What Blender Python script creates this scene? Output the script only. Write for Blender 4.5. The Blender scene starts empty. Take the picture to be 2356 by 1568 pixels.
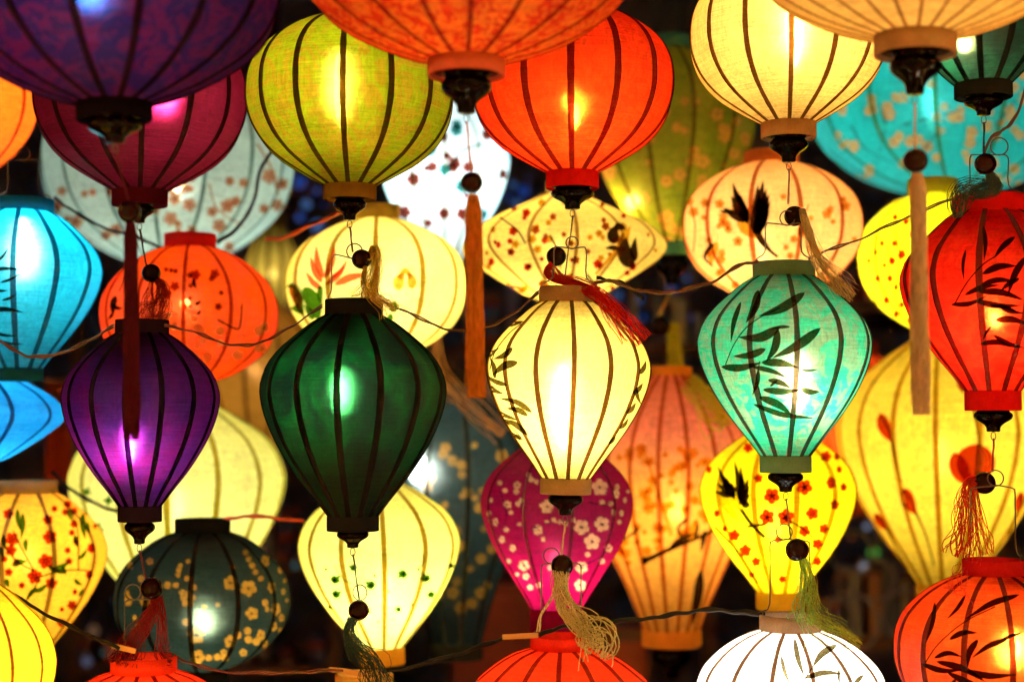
import bpy, math, random
from math import sin, cos, pi, radians
from mathutils import Vector, Matrix
from mathutils.bvhtree import BVHTree

random.seed(7)
SC = bpy.context.scene
COL = SC.collection

# ------------------------------------------------------------------ camera
F = 3599.0            # focal length in picture units (picture 2356 wide)
PITCH = radians(3.0)
cam_d = bpy.data.cameras.new('camera')
cam = bpy.data.objects.new('camera', cam_d)
COL.objects.link(cam)
cam.location = (0, 0, 1.7)
cam.rotation_euler = (pi / 2 + PITCH, 0, 0)
cam_d.sensor_width = 36.0
cam_d.lens = 55.0
cam_d.clip_end = 200
cam_d.dof.use_dof = True
cam_d.dof.focus_distance = 2.85
cam_d.dof.aperture_fstop = 1.6
SC.camera = cam
CO = Vector(cam.location)
FW = Vector((0, cos(PITCH), sin(PITCH)))
UP = Vector((0, -sin(PITCH), cos(PITCH)))
RT = Vector((1, 0, 0))


def at(x, y, d):
    return CO + d * (FW + RT * ((x - 1178) / F) - UP * ((y - 784) / F))


# ------------------------------------------------------------------ night sky
W = bpy.data.worlds.new('World')
SC.world = W
W.use_nodes = True
wn = W.node_tree.nodes
sky = wn.new('ShaderNodeTexSky')
sky.sky_type = 'NISHITA'
sky.sun_disc = False
sky.sun_elevation = radians(-2.0)
sky.sun_rotation = radians(200)
W.node_tree.links.new(sky.outputs[0], wn['Background'].inputs[0])
wn['Background'].inputs[1].default_value = 0.10
sd = bpy.data.lights.new('moonlight', 'SUN')
sd.energy = 0.02
sd.angle = radians(2)
sd.color = (0.8, 0.88, 1.0)
so = bpy.data.objects.new('moonlight', sd)
so.rotation_euler = (radians(50), 0, radians(20))
COL.objects.link(so)

SC.view_settings.view_transform = 'Standard'
SC.view_settings.look = 'None'
SC.view_settings.exposure = 0.0
SC.view_settings.gamma = 1.0
SC.cycles.max_bounces = 7
SC.cycles.diffuse_bounces = 4
SC.cycles.transmission_bounces = 5
SC.cycles.transparent_max_bounces = 24
SC.cycles.sample_clamp_indirect = 30.0
SC.cycles.use_denoising = True
SC.cycles.caustics_reflective = False
SC.cycles.caustics_refractive = False


# ------------------------------------------------------------------ material tools
def new_mat(name):
    m = bpy.data.materials.new(name)
    m.use_nodes = True
    nt = m.node_tree
    for n in list(nt.nodes):
        nt.nodes.remove(n)
    out = nt.nodes.new('ShaderNodeOutputMaterial')
    return m, nt, out


def N(nt, t, **kw):
    n = nt.nodes.new(t)
    for k, v in kw.items():
        if k.startswith('i_'):
            n.inputs[k[2:].replace('_', ' ')].default_value = v
        else:
            setattr(n, k, v)
    return n


def mixc(nt, a, b, fac, mode='MIX'):
    n = nt.nodes.new('ShaderNodeMix')
    n.data_type = 'RGBA'
    n.blend_type = mode
    for sock, v in ((n.inputs[0], fac), (n.inputs[6], a), (n.inputs[7], b)):
        if hasattr(v, 'is_output') or isinstance(v, bpy.types.NodeSocket):
            nt.links.new(v, sock)
        elif isinstance(v, (int, float)):
            sock.default_value = v
        else:
            sock.default_value = (*v, 1)
    return n.outputs[2]


def math_(nt, op, a, b=None, c=None):
    n = nt.nodes.new('ShaderNodeMath')
    n.operation = op
    for i, v in enumerate((a, b, c)):
        if v is None:
            continue
        if isinstance(v, bpy.types.NodeSocket):
            nt.links.new(v, n.inputs[i])
        else:
            n.inputs[i].default_value = v
    return n.outputs[0]


def coords(nt, scale=(1, 1, 1), loc=(0, 0, 0), src='Object'):
    tc = nt.nodes.new('ShaderNodeTexCoord')
    mp = nt.nodes.new('ShaderNodeMapping')
    mp.inputs['Scale'].default_value = scale
    mp.inputs['Location'].default_value = loc
    nt.links.new(tc.outputs[src], mp.inputs[0])
    return mp.outputs[0]


def noise(nt, vec, scale, detail=3, rough=0.5, dist=0.0):
    n = nt.nodes.new('ShaderNodeTexNoise')
    nt.links.new(vec, n.inputs['Vector'])
    n.inputs['Scale'].default_value = scale
    n.inputs['Detail'].default_value = detail
    n.inputs['Roughness'].default_value = rough
    n.inputs['Distortion'].default_value = dist
    return n.outputs['Fac']


def ramp(nt, fac, lo, hi):
    n = nt.nodes.new('ShaderNodeMapRange')
    nt.links.new(fac, n.inputs[0])
    n.inputs[1].default_value = lo
    n.inputs[2].default_value = hi
    return n.outputs[0]


def silk_mat(col, edge, pat=None, pat_amt=0.0, pat_scale=28, seed=0, bump=0.5, see=0.07, refr=0.16, refl=0.25, pat_kind='damask', glow=None, dye=False, streak=.012, rrough=.62):
    """dyed silk: translucent weave with slubs, crumples and an optional woven pattern"""
    m, nt, out = new_mat('dyed_silk')
    L = nt.links
    base = coords(nt, loc=(seed * 3.1, seed * 1.7, seed * 2.3))
    thr = coords(nt, scale=(14, 14, 420), loc=(seed, 0, 0))
    slub = noise(nt, thr, 1.0, 3, 0.65)
    vthr = coords(nt, scale=(240, 240, 9), loc=(seed, 3, 0))
    warp = noise(nt, vthr, 1.0, 2, 0.6)
    big = noise(nt, base, 9, 2, 0.5)
    c = col
    if pat_amt > 0:
        if pat_kind == 'damask':
            p = noise(nt, base, pat_scale, 2.5, 0.55, 2.2)
            p = ramp(nt, p, 0.47, 0.55)
        elif pat_kind == 'top':
            sp = N(nt, 'ShaderNodeSeparateXYZ'); L.new(coords(nt, src='Generated'), sp.inputs[0])
            p = ramp(nt, sp.outputs[2], .55, .78)
        else:
            p = noise(nt, coords(nt, scale=(1, 1, .45), loc=(seed, 0, 0)), pat_scale, 4, 0.7, .6)
            p = ramp(nt, p, 0.42, 0.62)
        c = mixc(nt, col, pat, math_(nt, 'MULTIPLY', p, pat_amt))
    if dye:
        at_ = N(nt, 'ShaderNodeAttribute'); at_.attribute_name = 'dye'
        c = mixc(nt, c, at_.outputs['Color'], at_.outputs['Alpha'])
    # weave brightness variation; crinkle relief under light is put into the colour too
    crk = noise(nt, coords(nt, scale=(1, 1, .55), loc=(seed, 2, 7)), 75, 4, 0.65, 1.2)
    v = math_(nt, 'MULTIPLY', ramp(nt, slub, .32, .68), .34)
    v = math_(nt, 'ADD', v, math_(nt, 'MULTIPLY', ramp(nt, warp, .3, .7), .22))
    v = math_(nt, 'ADD', v, math_(nt, 'MULTIPLY', ramp(nt, crk, .32, .68), .34))
    v = math_(nt, 'ADD', v, math_(nt, 'MULTIPLY', ramp(nt, big, .3, .7), .20))
    v = math_(nt, 'ADD', v, .42)
    vc = N(nt, 'ShaderNodeCombineXYZ')
    for i in range(3):
        L.new(v, vc.inputs[i])
    cc = mixc(nt, c, vc.outputs[0], 1.0, 'MULTIPLY')
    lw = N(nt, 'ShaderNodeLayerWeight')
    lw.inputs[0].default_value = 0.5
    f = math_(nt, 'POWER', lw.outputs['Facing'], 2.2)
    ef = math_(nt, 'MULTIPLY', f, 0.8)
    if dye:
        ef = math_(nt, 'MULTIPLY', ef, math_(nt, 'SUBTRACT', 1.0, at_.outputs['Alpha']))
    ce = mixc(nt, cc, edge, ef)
    # relief
    cr = noise(nt, coords(nt, scale=(1, 1, .7), loc=(seed, 5, 2)), 120, 3, 0.6, 1.6)
    h = math_(nt, 'ADD', math_(nt, 'MULTIPLY', slub, 0.9), math_(nt, 'MULTIPLY', cr, 0.9))
    h = math_(nt, 'ADD', h, math_(nt, 'MULTIPLY', warp, 0.3))
    bp = N(nt, 'ShaderNodeBump')
    bp.inputs['Strength'].default_value = bump
    bp.inputs['Distance'].default_value = 0.0022
    L.new(h, bp.inputs['Height'])
    tr = N(nt, 'ShaderNodeBsdfTranslucent')
    L.new(ce, tr.inputs[0]); L.new(bp.outputs[0], tr.inputs['Normal'])
    df = N(nt, 'ShaderNodeBsdfDiffuse')
    L.new(cc, df.inputs[0]); L.new(bp.outputs[0], df.inputs['Normal'])
    rf = N(nt, 'ShaderNodeBsdfRefraction')
    rf.inputs['Roughness'].default_value = rrough
    rf.inputs['IOR'].default_value = 1.18
    gc = mixc(nt, glow or [min(1, .05 + .95 * q) for q in col], vc.outputs[0], .8, 'MULTIPLY')
    fine = noise(nt, coords(nt, scale=(5, 5, 1500), loc=(seed, 1, 0)), 1.0, 2, .6)
    b2 = N(nt, 'ShaderNodeBump'); b2.inputs['Strength'].default_value = 1.0; b2.inputs['Distance'].default_value = streak
    L.new(fine, b2.inputs['Height']); L.new(bp.outputs[0], b2.inputs['Normal'])
    L.new(gc, rf.inputs[0]); L.new(b2.outputs[0], rf.inputs['Normal'])
    tp = N(nt, 'ShaderNodeBsdfTransparent')
    L.new(gc, tp.inputs[0])
    gl = N(nt, 'ShaderNodeBsdfGlossy')
    gl.inputs['Roughness'].default_value = 0.45
    gl.inputs[0].default_value = (0.9, 0.9, 0.9, 1)
    L.new(bp.outputs[0], gl.inputs['Normal'])

    def mx(a, b, fac):
        n = N(nt, 'ShaderNodeMixShader')
        n.inputs[0].default_value = fac
        L.new(a, n.inputs[1]); L.new(b, n.inputs[2])
        return n.outputs[0]
    s = mx(tr.outputs[0], df.outputs[0], refl)
    s = mx(s, rf.outputs[0], refr)
    s = mx(s, tp.outputs[0], see)
    s = mx(s, gl.outputs[0], 0.012)
    L.new(s, out.inputs[0])
    return m


_cache = {}


def cloth_mat(col, trans=0.35, key='collar_cloth', rough_pat=0.3):
    k = (key, tuple(col), trans)
    if k in _cache:
        return _cache[k]
    m, nt, out = new_mat(key)
    L = nt.links
    wv = noise(nt, coords(nt, scale=(1, 1, 1)), 420, 2, .6)
    bg = noise(nt, coords(nt), 35, 3, .6, .5)
    v = math_(nt, 'ADD', math_(nt, 'MULTIPLY', wv, 0.5), math_(nt, 'MULTIPLY', bg, 0.6))
    v = math_(nt, 'ADD', v, 0.42)
    vc = N(nt, 'ShaderNodeCombineXYZ')
    for i in range(3):
        L.new(v, vc.inputs[i])
    cc = mixc(nt, col, vc.outputs[0], 1.0, 'MULTIPLY')
    bp = N(nt, 'ShaderNodeBump'); bp.inputs['Strength'].default_value = .5; bp.inputs['Distance'].default_value = .001
    L.new(wv, bp.inputs['Height'])
    df = N(nt, 'ShaderNodeBsdfDiffuse'); tr = N(nt, 'ShaderNodeBsdfTranslucent')
    for b in (df, tr):
        L.new(cc, b.inputs[0]); L.new(bp.outputs[0], b.inputs['Normal'])
    mx = N(nt, 'ShaderNodeMixShader'); mx.inputs[0].default_value = trans
    L.new(df.outputs[0], mx.inputs[1]); L.new(tr.outputs[0], mx.inputs[2])
    L.new(mx.outputs[0], out.inputs[0])
    _cache[k] = m
    return m


def tint_mat(col, body=0.22, key='ink_wash', grain=0.5):
    """watercolour or ink soaked into the silk: filters the light that comes through"""
    k = (key, tuple(col), body)
    if k in _cache:
        return _cache[k]
    m, nt, out = new_mat(key)
    L = nt.links
    g = noise(nt, coords(nt, scale=(1, 1, 3)), 260, 3, .7)
    g = ramp(nt, g, .3, .7)
    v = math_(nt, 'ADD', math_(nt, 'MULTIPLY', g, grain), 1 - grain * .5)
    vc = N(nt, 'ShaderNodeCombineXYZ')
    for i in range(3):
        L.new(v, vc.inputs[i])
    cc = mixc(nt, col, vc.outputs[0], 1.0, 'MULTIPLY')
    tp = N(nt, 'ShaderNodeBsdfTransparent'); df = N(nt, 'ShaderNodeBsdfDiffuse')
    L.new(cc, tp.inputs[0]); L.new(cc, df.inputs[0])
    mx = N(nt, 'ShaderNodeMixShader'); mx.inputs[0].default_value = body
    L.new(tp.outputs[0], mx.inputs[1]); L.new(df.outputs[0], mx.inputs[2])
    L.new(mx.outputs[0], out.inputs[0])
    _cache[k] = m
    return m


def paint_mat(col, trans=0.6, key='pale_paint'):
    k = (key, tuple(col), trans)
    if k in _cache:
        return _cache[k]
    m, nt, out = new_mat(key)
    L = nt.links
    df = N(nt, 'ShaderNodeBsdfDiffuse'); tr = N(nt, 'ShaderNodeBsdfTranslucent')
    g = noise(nt, coords(nt), 200, 3, .6)
    cc = mixc(nt, [c * .7 for c in col], col, g)
    L.new(cc, df.inputs[0]); L.new(cc, tr.inputs[0])
    mx = N(nt, 'ShaderNodeMixShader'); mx.inputs[0].default_value = trans
    L.new(df.outputs[0], mx.inputs[1]); L.new(tr.outputs[0], mx.inputs[2])
    L.new(mx.outputs[0], out.inputs[0])
    _cache[k] = m
    return m


def prin(key, col, rough=0.5, metal=0.0, coat=0.0, ns=60, var=0.3, bump=0.0, spec=0.5):
    k = (key, tuple(col), rough, metal)
    if k in _cache:
        return _cache[k]
    m, nt, out = new_mat(key)
    L = nt.links
    p = N(nt, 'ShaderNodeBsdfPrincipled')
    g = noise(nt, coords(nt), ns, 4, .6)
    L.new(mixc(nt, [c * (1 - var) for c in col], [min(1, c * (1 + var)) for c in col], g), p.inputs['Base Color'])
    p.inputs['Roughness'].default_value = rough
    p.inputs['Metallic'].default_value = metal
    p.inputs['Specular IOR Level'].default_value = spec
    p.inputs['Coat Weight'].default_value = coat
    p.inputs['Coat Roughness'].default_value = .05
    if bump:
        bp = N(nt, 'ShaderNodeBump'); bp.inputs['Strength'].default_value = bump; bp.inputs['Distance'].default_value = .002
        L.new(g, bp.inputs['Height']); L.new(bp.outputs[0], p.inputs['Normal'])
    L.new(p.outputs[0], out.inputs[0])
    _cache[k] = m
    return m


def wood_mat(key, a, b, rough=.6):
    k = (key, tuple(a))
    if k in _cache:
        return _cache[k]
    m, nt, out = new_mat(key)
    L = nt.links
    p = N(nt, 'ShaderNodeBsdfPrincipled')
    g = noise(nt, coords(nt, scale=(2, 14, 14)), 2.5, 5, .65, .8)
    L.new(mixc(nt, a, b, g), p.inputs['Base Color'])
    p.inputs['Roughness'].default_value = rough
    bp = N(nt, 'ShaderNodeBump'); bp.inputs['Strength'].default_value = .4; bp.inputs['Distance'].default_value = .004
    L.new(g, bp.inputs['Height']); L.new(bp.outputs[0], p.inputs['Normal'])
    L.new(p.outputs[0], out.inputs[0])
    _cache[k] = m
    return m


def glow_mat(col, strength, key='lit_bulb'):
    k = (key, tuple(col), strength)
    if k in _cache:
        return _cache[k]
    m, nt, out = new_mat(key)
    e = N(nt, 'ShaderNodeEmission')
    e.inputs[0].default_value = (*col, 1)
    e.inputs[1].default_value = strength
    nt.links.new(e.outputs[0], out.inputs[0])
    _cache[k] = m
    return m


def yarn_mat(col):
    k = ('yarn', tuple(col))
    if k in _cache:
        return _cache[k]
    m, nt, out = new_mat('silk_yarn')
    L = nt.links
    g = noise(nt, coords(nt, scale=(1, 1, .05)), 900, 2, .5)
    cc = mixc(nt, [c * .38 for c in col], [min(1, c * 1.4) for c in col], ramp(nt, g, .3, .7))
    p = N(nt, 'ShaderNodeBsdfPrincipled')
    L.new(cc, p.inputs['Base Color'])
    p.inputs['Roughness'].default_value = .6
    p.inputs['Specular IOR Level'].default_value = .12
    tr = N(nt, 'ShaderNodeBsdfTranslucent'); L.new(cc, tr.inputs[0])
    mx = N(nt, 'ShaderNodeMixShader'); mx.inputs[0].default_value = .18
    L.new(p.outputs[0], mx.inputs[1]); L.new(tr.outputs[0], mx.inputs[2])
    L.new(mx.outputs[0], out.inputs[0])
    _cache[k] = m
    return m


LACQUER = prin('black_lacquer', (0.003, 0.0015, 0.0015), rough=.10, ns=70, var=.5, bump=.1, spec=.07)
BEADMAT = prin('dark_red_lacquer', (0.010, 0.0015, 0.001), rough=.12, ns=60, var=.7, bump=.05, spec=.10)
WIRE = prin('rusty_wire', (0.10, 0.07, 0.05), rough=.45, metal=.7, ns=300, var=.5)
CABLE_BROWN = prin('brown_cable', (0.08, 0.028, 0.012), rough=.45, ns=80, var=.4)
CABLE_BLACK = prin('black_cable', (0.006, 0.004, 0.004), rough=.4, ns=80, var=.4, spec=.2)
SOCKET = prin('socket_plastic', (0.03, 0.03, 0.03), rough=.4)


# ------------------------------------------------------------------ mesh tools
class MB:
    def __init__(s):
        s.v, s.f = [], []

    def lathe(s, prof, seg=32, cx=0, cy=0, cz=0, close_start=False, close_end=False):
        b = len(s.v)
        for r, z in prof:
            for k in range(seg):
                a = 2 * pi * k / seg
                s.v.append((cx + r * cos(a), cy + r * sin(a), cz + z))
        n = len(prof)
        for i in range(n - 1):
            for k in range(seg):
                k2 = (k + 1) % seg
                s.f.append((b + i * seg + k, b + i * seg + k2, b + (i + 1) * seg + k2, b + (i + 1) * seg + k))
        if close_start:
            s.f.append(tuple(b + k for k in range(seg)))
        if close_end:
            s.f.append(tuple(b + (n - 1) * seg + k for k in reversed(range(seg))))
        return s

    def tube(s, pts, r, seg=6, taper=None, cap=True):
        pts = [Vector(p) for p in pts]
        n = len(pts)
        b = len(s.v)
        up = Vector((0.13, 0.98, 0.11)).normalized()
        for i, p in enumerate(pts):
            t = (pts[min(i + 1, n - 1)] - pts[max(i - 1, 0)])
            if t.length < 1e-9:
                t = Vector((0, 0, 1))
            t.normalize()
            u = t.cross(up)
            if u.length < 1e-3:
                u = t.cross(Vector((1, 0, 0)))
            u.normalize()
            w = t.cross(u)
            rr = r * (taper(i / (n - 1)) if taper else 1)
            for k in range(seg):
                a = 2 * pi * k / seg
                s.v.append(tuple(p + u * (rr * cos(a)) + w * (rr * sin(a))))
        for i in range(n - 1):
            for k in range(seg):
                k2 = (k + 1) % seg
                s.f.append((b + i * seg + k, b + i * seg + k2, b + (i + 1) * seg + k2, b + (i + 1) * seg + k))
        if cap:
            s.f.append(tuple(b + k for k in range(seg)))
            s.f.append(tuple(b + (n - 1) * seg + k for k in reversed(range(seg))))
        return s

    def box(s, c, d, rot=None):
        b = len(s.v)
        for x in (-.5, .5):
            for y in (-.5, .5):
                for z in (-.5, .5):
                    p = Vector((x * d[0], y * d[1], z * d[2]))
                    if rot is not None:
                        p = rot @ p
                    s.v.append(tuple(Vector(c) + p))
        for f in ((0, 1, 3, 2), (4, 6, 7, 5), (0, 4, 5, 1), (2, 3, 7, 6), (0, 2, 6, 4), (1, 5, 7, 3)):
            s.f.append(tuple(b + i for i in f))
        return s

    def sphere(s, c, r, seg=20, rings=12, sz=1.0):
        prof = []
        for i in range(rings + 1):
            a = pi * i / rings
            prof.append((max(1e-5, r * sin(a)), -r * sz * cos(a)))
        return s.lathe(prof, seg, *c)

    def mesh(s, name, mat, smooth=True):
        me = bpy.data.meshes.new(name)
        me.from_pydata(s.v, [], s.f)
        me.materials.append(mat)
        if smooth:
            me.polygons.foreach_set('use_smooth', [True] * len(me.polygons))
        me.update()
        return me

    def obj(s, name, mat, parent=None, smooth=True, world=False):
        if world and parent is not None:
            inv = parent['_inv'] if False else INV[parent.name]
            s.v = [tuple(inv @ Vector(p)) for p in s.v]
        o = bpy.data.objects.new(name, s.mesh(name, mat, smooth))
        COL.objects.link(o)
        if parent is not None:
            o.parent = parent
        return o


INV = {}


def empty(name, loc, label, cat, group=None, tilt=0.0):
    e = bpy.data.objects.new(name, None)
    e.empty_display_size = .05
    COL.objects.link(e)
    e.location = loc
    e.rotation_euler = (0, radians(tilt), 0)
    e['label'] = label
    e['category'] = cat
    if group:
        e['group'] = group
    INV[e.name] = (Matrix.Translation(loc) @ Matrix.Rotation(radians(tilt), 4, 'Y')).inverted()
    return e


def tag(o, label, cat, group=None):
    o['label'] = label
    o['category'] = cat
    if group:
        o['group'] = group
    return o


def spline(pts, n=10):
    """Catmull-Rom through the points"""
    P = [Vector(p) for p in pts]
    P = [P[0] * 2 - P[1]] + P + [P[-1] * 2 - P[-2]]
    out = []
    for i in range(1, len(P) - 2):
        a, b, c, d = P[i - 1], P[i], P[i + 1], P[i + 2]
        for k in range(n):
            t = k / n
            out.append(.5 * ((2 * b) + (c - a) * t + (2 * a - 5 * b + 4 * c - d) * t * t + (3 * b - a - 3 * c + d) * t ** 3))
    out.append(P[-2])
    return out


# ------------------------------------------------------------------ lantern profiles: (t from top, radius)
PROFILES = {
    'tear': [(0, .30), (.04, .45), (.09, .59), (.17, .79), (.25, .925), (.34, .995), (.40, 1.0), (.49, .96), (.6, .865), (.7, .745), (.81, .585), (.91, .425), (1, .29)],
    'round': [(0, .27), (.04, .46), (.09, .62), (.16, .78), (.25, .91), (.35, .98), (.45, 1.0), (.55, .99), (.65, .94), (.75, .84), (.84, .69), (.92, .49), (1, .26)],
    'wide': [(0, .23), (.04, .42), (.09, .57), (.16, .73), (.25, .87), (.37, .97), (.5, 1.0), (.63, .97), (.75, .88), (.84, .74), (.91, .58), (.96, .42), (1, .24)],
    'ufo': [(0, .2), (.1, .40), (.2, .62), (.31, .83), (.42, .96), (.5, 1.0), (.58, .97), (.67, .86), (.77, .70), (.87, .53), (.95, .38), (1, .25)],
    'onion': [(0, .28), (.05, .52), (.12, .75), (.2, .9), (.3, .99), (.37, 1.0), (.5, .93), (.62, .80), (.75, .62), (.88, .44), (1, .29)],
}


def prof_fn(kind, r0=None, r1=None):
    P = PROFILES[kind]
    P = [tuple(p) for p in P]
    if r0 is not None:
        k = r0 - P[0][1]
        P = [(t, r + k * max(0, 1 - t / .15)) if t < .15 else (t, r) for t, r in P]
    if r1 is not None:
        k = r1 - P[-1][1]
        P = [(t, r + k * max(0, 1 - (1 - t) / .2)) if t > .8 else (t, r) for t, r in P]
    tab = spline([(t, r, 0) for t, r in P], 8)

    def f(t):
        lo, hi = 0, len(tab) - 1
        if t <= 0:
            return tab[0].y
        if t >= 1:
            return tab[-1].y
        while hi - lo > 1:
            m = (lo + hi) // 2
            if tab[m].x <= t:
                lo = m
            else:
                hi = m
        a, b = tab[lo], tab[hi]
        u = (t - a.x) / max(1e-9, b.x - a.x)
        return a.y * (1 - u) + b.y * u
    return f


FINIAL = [(.80, 0), (.90, .02), (.90, .10), (.82, .14), (.84, .18), (.97, .26), (1.0, .36), (.95, .46), (.80, .55), (.60, .64), (.46, .72), (.38, .80), (.355, .88), (.36, .96), (.30, 1.0), (.001, 1.0)]

LANT = {}
PM = 0.42
FILL_POWER = 13


def lantern(key, label, cx, top, bot, rw, kind, d, col, edge, n=14, phase=0.0, rct=None, rcb=None, hct=32, hcb=34,
            power=3.0, bulb=(0, .45), blen=1.0, bcol=(1.0, .86, .62), pat=None, pat_amt=0.0, pat_scale=28, pat_kind='damask',
            rib=(.10, .04, .015), ribw=11, fin=None, collar=None, cotrans=.35, tilt=0.0, bump=.5, see=.03, refr=.12, refl=.12,
            group='silk lanterns strung up in rows', glow=None, dye=False, streak=.012, rrough=.62, fwd=0.0, bail=None, cap=True, brad=.017):
    s = d / F
    base = at(cx, bot, d)
    e = empty('silk_lantern', base, label, 'lantern', group, tilt)
    H = (bot - top) * s
    R = rw * s
    rct = (rct if rct is not None else 62) * s
    rcb = (rcb if rcb is not None else 58) * s
    f = prof_fn(kind, rct * .96 / R, rcb * .96 / R)
    seedv = (cx * 13 + bot * 7) % 97
    mat = silk_mat(col, edge, pat, pat_amt, pat_scale, seedv, bump, see, refr, refl, pat_kind, glow, dye, streak, rrough)
    # --- silk cover, pulled flat between the ribs
    m = MB()
    per = 20 if dye else 6
    rows = 150 if dye else 44
    ph = radians(phase)
    cols_ = n * per
    rnd = random.Random(int(cx * 7 + bot))
    sag = [rnd.uniform(.55, 1.0) for _ in range(n)]
    for i in range(rows + 1):
        t = i / rows
        # closer rows near the ends
        t = t - .09 * sin(2 * pi * t) / (2 * pi) * 2
        r = f(t) * R
        z = H * (1 - t)
        for k in range(cols_):
            p, q = divmod(k, per)
            u = (q / per - .5) * (2 * pi / n)
            fl = cos(pi / n) / cos(u)
            fl = 1 - (1 - fl) * sag[p]
            fl *= 1 - .004 * sag[p] * cos(u * n / 2) * math.sin(pi * t)
            a = ph + (k / per) * (2 * pi / n)
            m.v.append((r * fl * sin(a), -r * fl * cos(a), z))
    for i in range(rows):
        for k in range(cols_):
            k2 = (k + 1) % cols_
            m.f.append((i * cols_ + k, i * cols_ + k2, (i + 1) * cols_ + k2, (i + 1) * cols_ + k))
    silk = m.obj('silk_cover', mat, e)
    me_silk = silk.data
    bv = BVHTree.FromPolygons([Vector(v) for v in m.v], m.f)
    # --- bamboo ribs, one mesh turned round the axis
    rm = MB()
    rb = 26
    hw = ribw * s / 2
    for i in range(rb + 1):
        t = i / rb
        r = f(t) * R
        r2 = f(min(1, t + .01)) * R - f(max(0, t - .01)) * R
        z = H * (1 - t)
        dz = -H * (min(1, t + .01) - max(0, t - .01))
        nx, nz = -dz, r2
        L_ = math.hypot(nx, nz)
        nx, nz = nx / L_, nz / L_
        w = hw * (.72 + .28 * sin(pi * t)) * (1 + .06 * sin(i * 1.7 + cx))
        for (ox, oy) in ((-w, .0008), (w, .0008), (w * .9, -.0022), (-w * .9, -.0022)):
            rr = r + nx * oy
            rm.v.append((ox, -rr, z + nz * oy))
    for i in range(rb):
        for k in range(4):
            k2 = (k + 1) % 4
            rm.f.append((i * 4 + k, i * 4 + k2, i * 4 + 4 + k2, i * 4 + 4 + k))
    rme = rm.mesh('rib', tint_mat(tuple(round(q ** .5, 3) for q in rib), .14, 'rib_under_silk', .25), False)
    for k in range(n):
        o = bpy.data.objects.new('rib', rme)
        COL.objects.link(o)
        o.parent = e
        o.rotation_euler = (0, 0, ph + 2 * pi * k / n)
    # --- collars
    cc = collar if collar else [c * .8 for c in col]
    cm = cloth_mat(cc, cotrans)
    hb, ht = hcb * s, hct * s
    if hb > 0:
        c = MB().lathe([(rcb * .97, .004), (rcb * 1.02, 0), (rcb * 1.02, -hb * .96), (rcb * 1.0, -hb), (rcb * .93, -hb), (rcb * .92, -hb * .9), (rcb * .92, -.002)], 40)
        c.obj('bottom_collar', cm, e)
    if ht > 0:
        c = MB().lathe([(rct * .97, H - .004), (rct * 1.02, H), (rct * 1.02, H + ht * .96), (rct * 1.0, H + ht), (rct * .92, H + ht), (rct * .91, H + ht * .9), (rct * .91, H)], 40)
        c.obj('top_collar', cm, e)
    # --- turned finial
    Lx = dict(silk=silk, e=e, d=d, s=s, cx=cx, bot=bot, top=top, R=R, H=H, bvh=bv, rct=rct, rcb=rcb, hb=hb, ht=ht)
    if fin:
        fw, fh = fin[0] * s, fin[1] * s
        z0 = -hb + .006
        prof = [(rcb * .86, z0 + .004), (rcb * .86, z0)] + [(r_ * fw, z0 - t_ * fh) for r_, t_ in FINIAL]
        MB().lathe(prof, 32, close_start=True).obj('finial', LACQUER, e)
        zb = z0 - fh
        ring = [(.0045 * s * F / 2.9 * sin(a) * 1.0, 0, zb - .008 + .0075 * cos(a)) for a in [2 * pi * i / 12 for i in range(13)]]
        MB().tube(ring, .0009, 5, cap=False).obj('eyelet', WIRE, e)
        Lx['fz'] = zb - .015
    # --- lamp
    bz = H * (1 - bulb[1])
    bx = bulb[0] * s
    area = 4 * pi * brad * brad * (0.5 + 0.5 * blen)
    by = -fwd * R
    b = MB().sphere((bx, by, bz), brad, 12, 6, blen)
    b.obj('bulb', glow_mat(bcol, round(PM * power / (pi * area), 1)), e)
    sk = MB().lathe([(.011, brad * blen * .92), (.013, brad * blen + .03), (.004, brad * blen + .035)], 10, bx, by, bz, close_start=True, close_end=True)
    sk.tube([(bx, by, bz + brad * blen + .03), (bx * .4, by * .4 + .01, (bz + H) / 2 + .02), (0, 0, H + ht * .5)], .0025, 5)
    sk.obj('lamp_socket', SOCKET, e)
    if bail:
        bw, bh, lx, ly, lr = bail   # half width, height above collar top, loop offset x,y and radius in picture units
        hh = H + ht * .55
        zt = H + ht + bh * s
        bw = bw * s
        path = [(-rct * .88, 0, hh), (-rct * .9, .002, H + ht + .006), (-bw * 1.02, .003, H + ht + .02), (-bw, 0, zt - .012), (-bw * .93, 0, zt - .003), (-bw * .8, 0, zt)]
        lc = (lx * s, ly * s + zt)
        path2 = [(bw * .8, 0, zt), (bw * .93, 0, zt - .003), (bw, 0, zt - .012), (bw * 1.02, .003, H + ht + .02), (rct * .9, .002, H + ht + .006), (rct * .88, 0, hh)]
        loop = []
        for i in range(20):
            a = -pi / 2 + 2 * pi * i / 18
            loop.append((lc[0] + lr * s * cos(a), .0015 * i / 6, lc[1] + lr * s * sin(a)))
        q = MB().tube(spline(path + loop + path2, 3), .0013, 6)
        q.obj('wire_hanger', WIRE, e)
    LANT[key] = Lx
    return Lx


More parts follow.
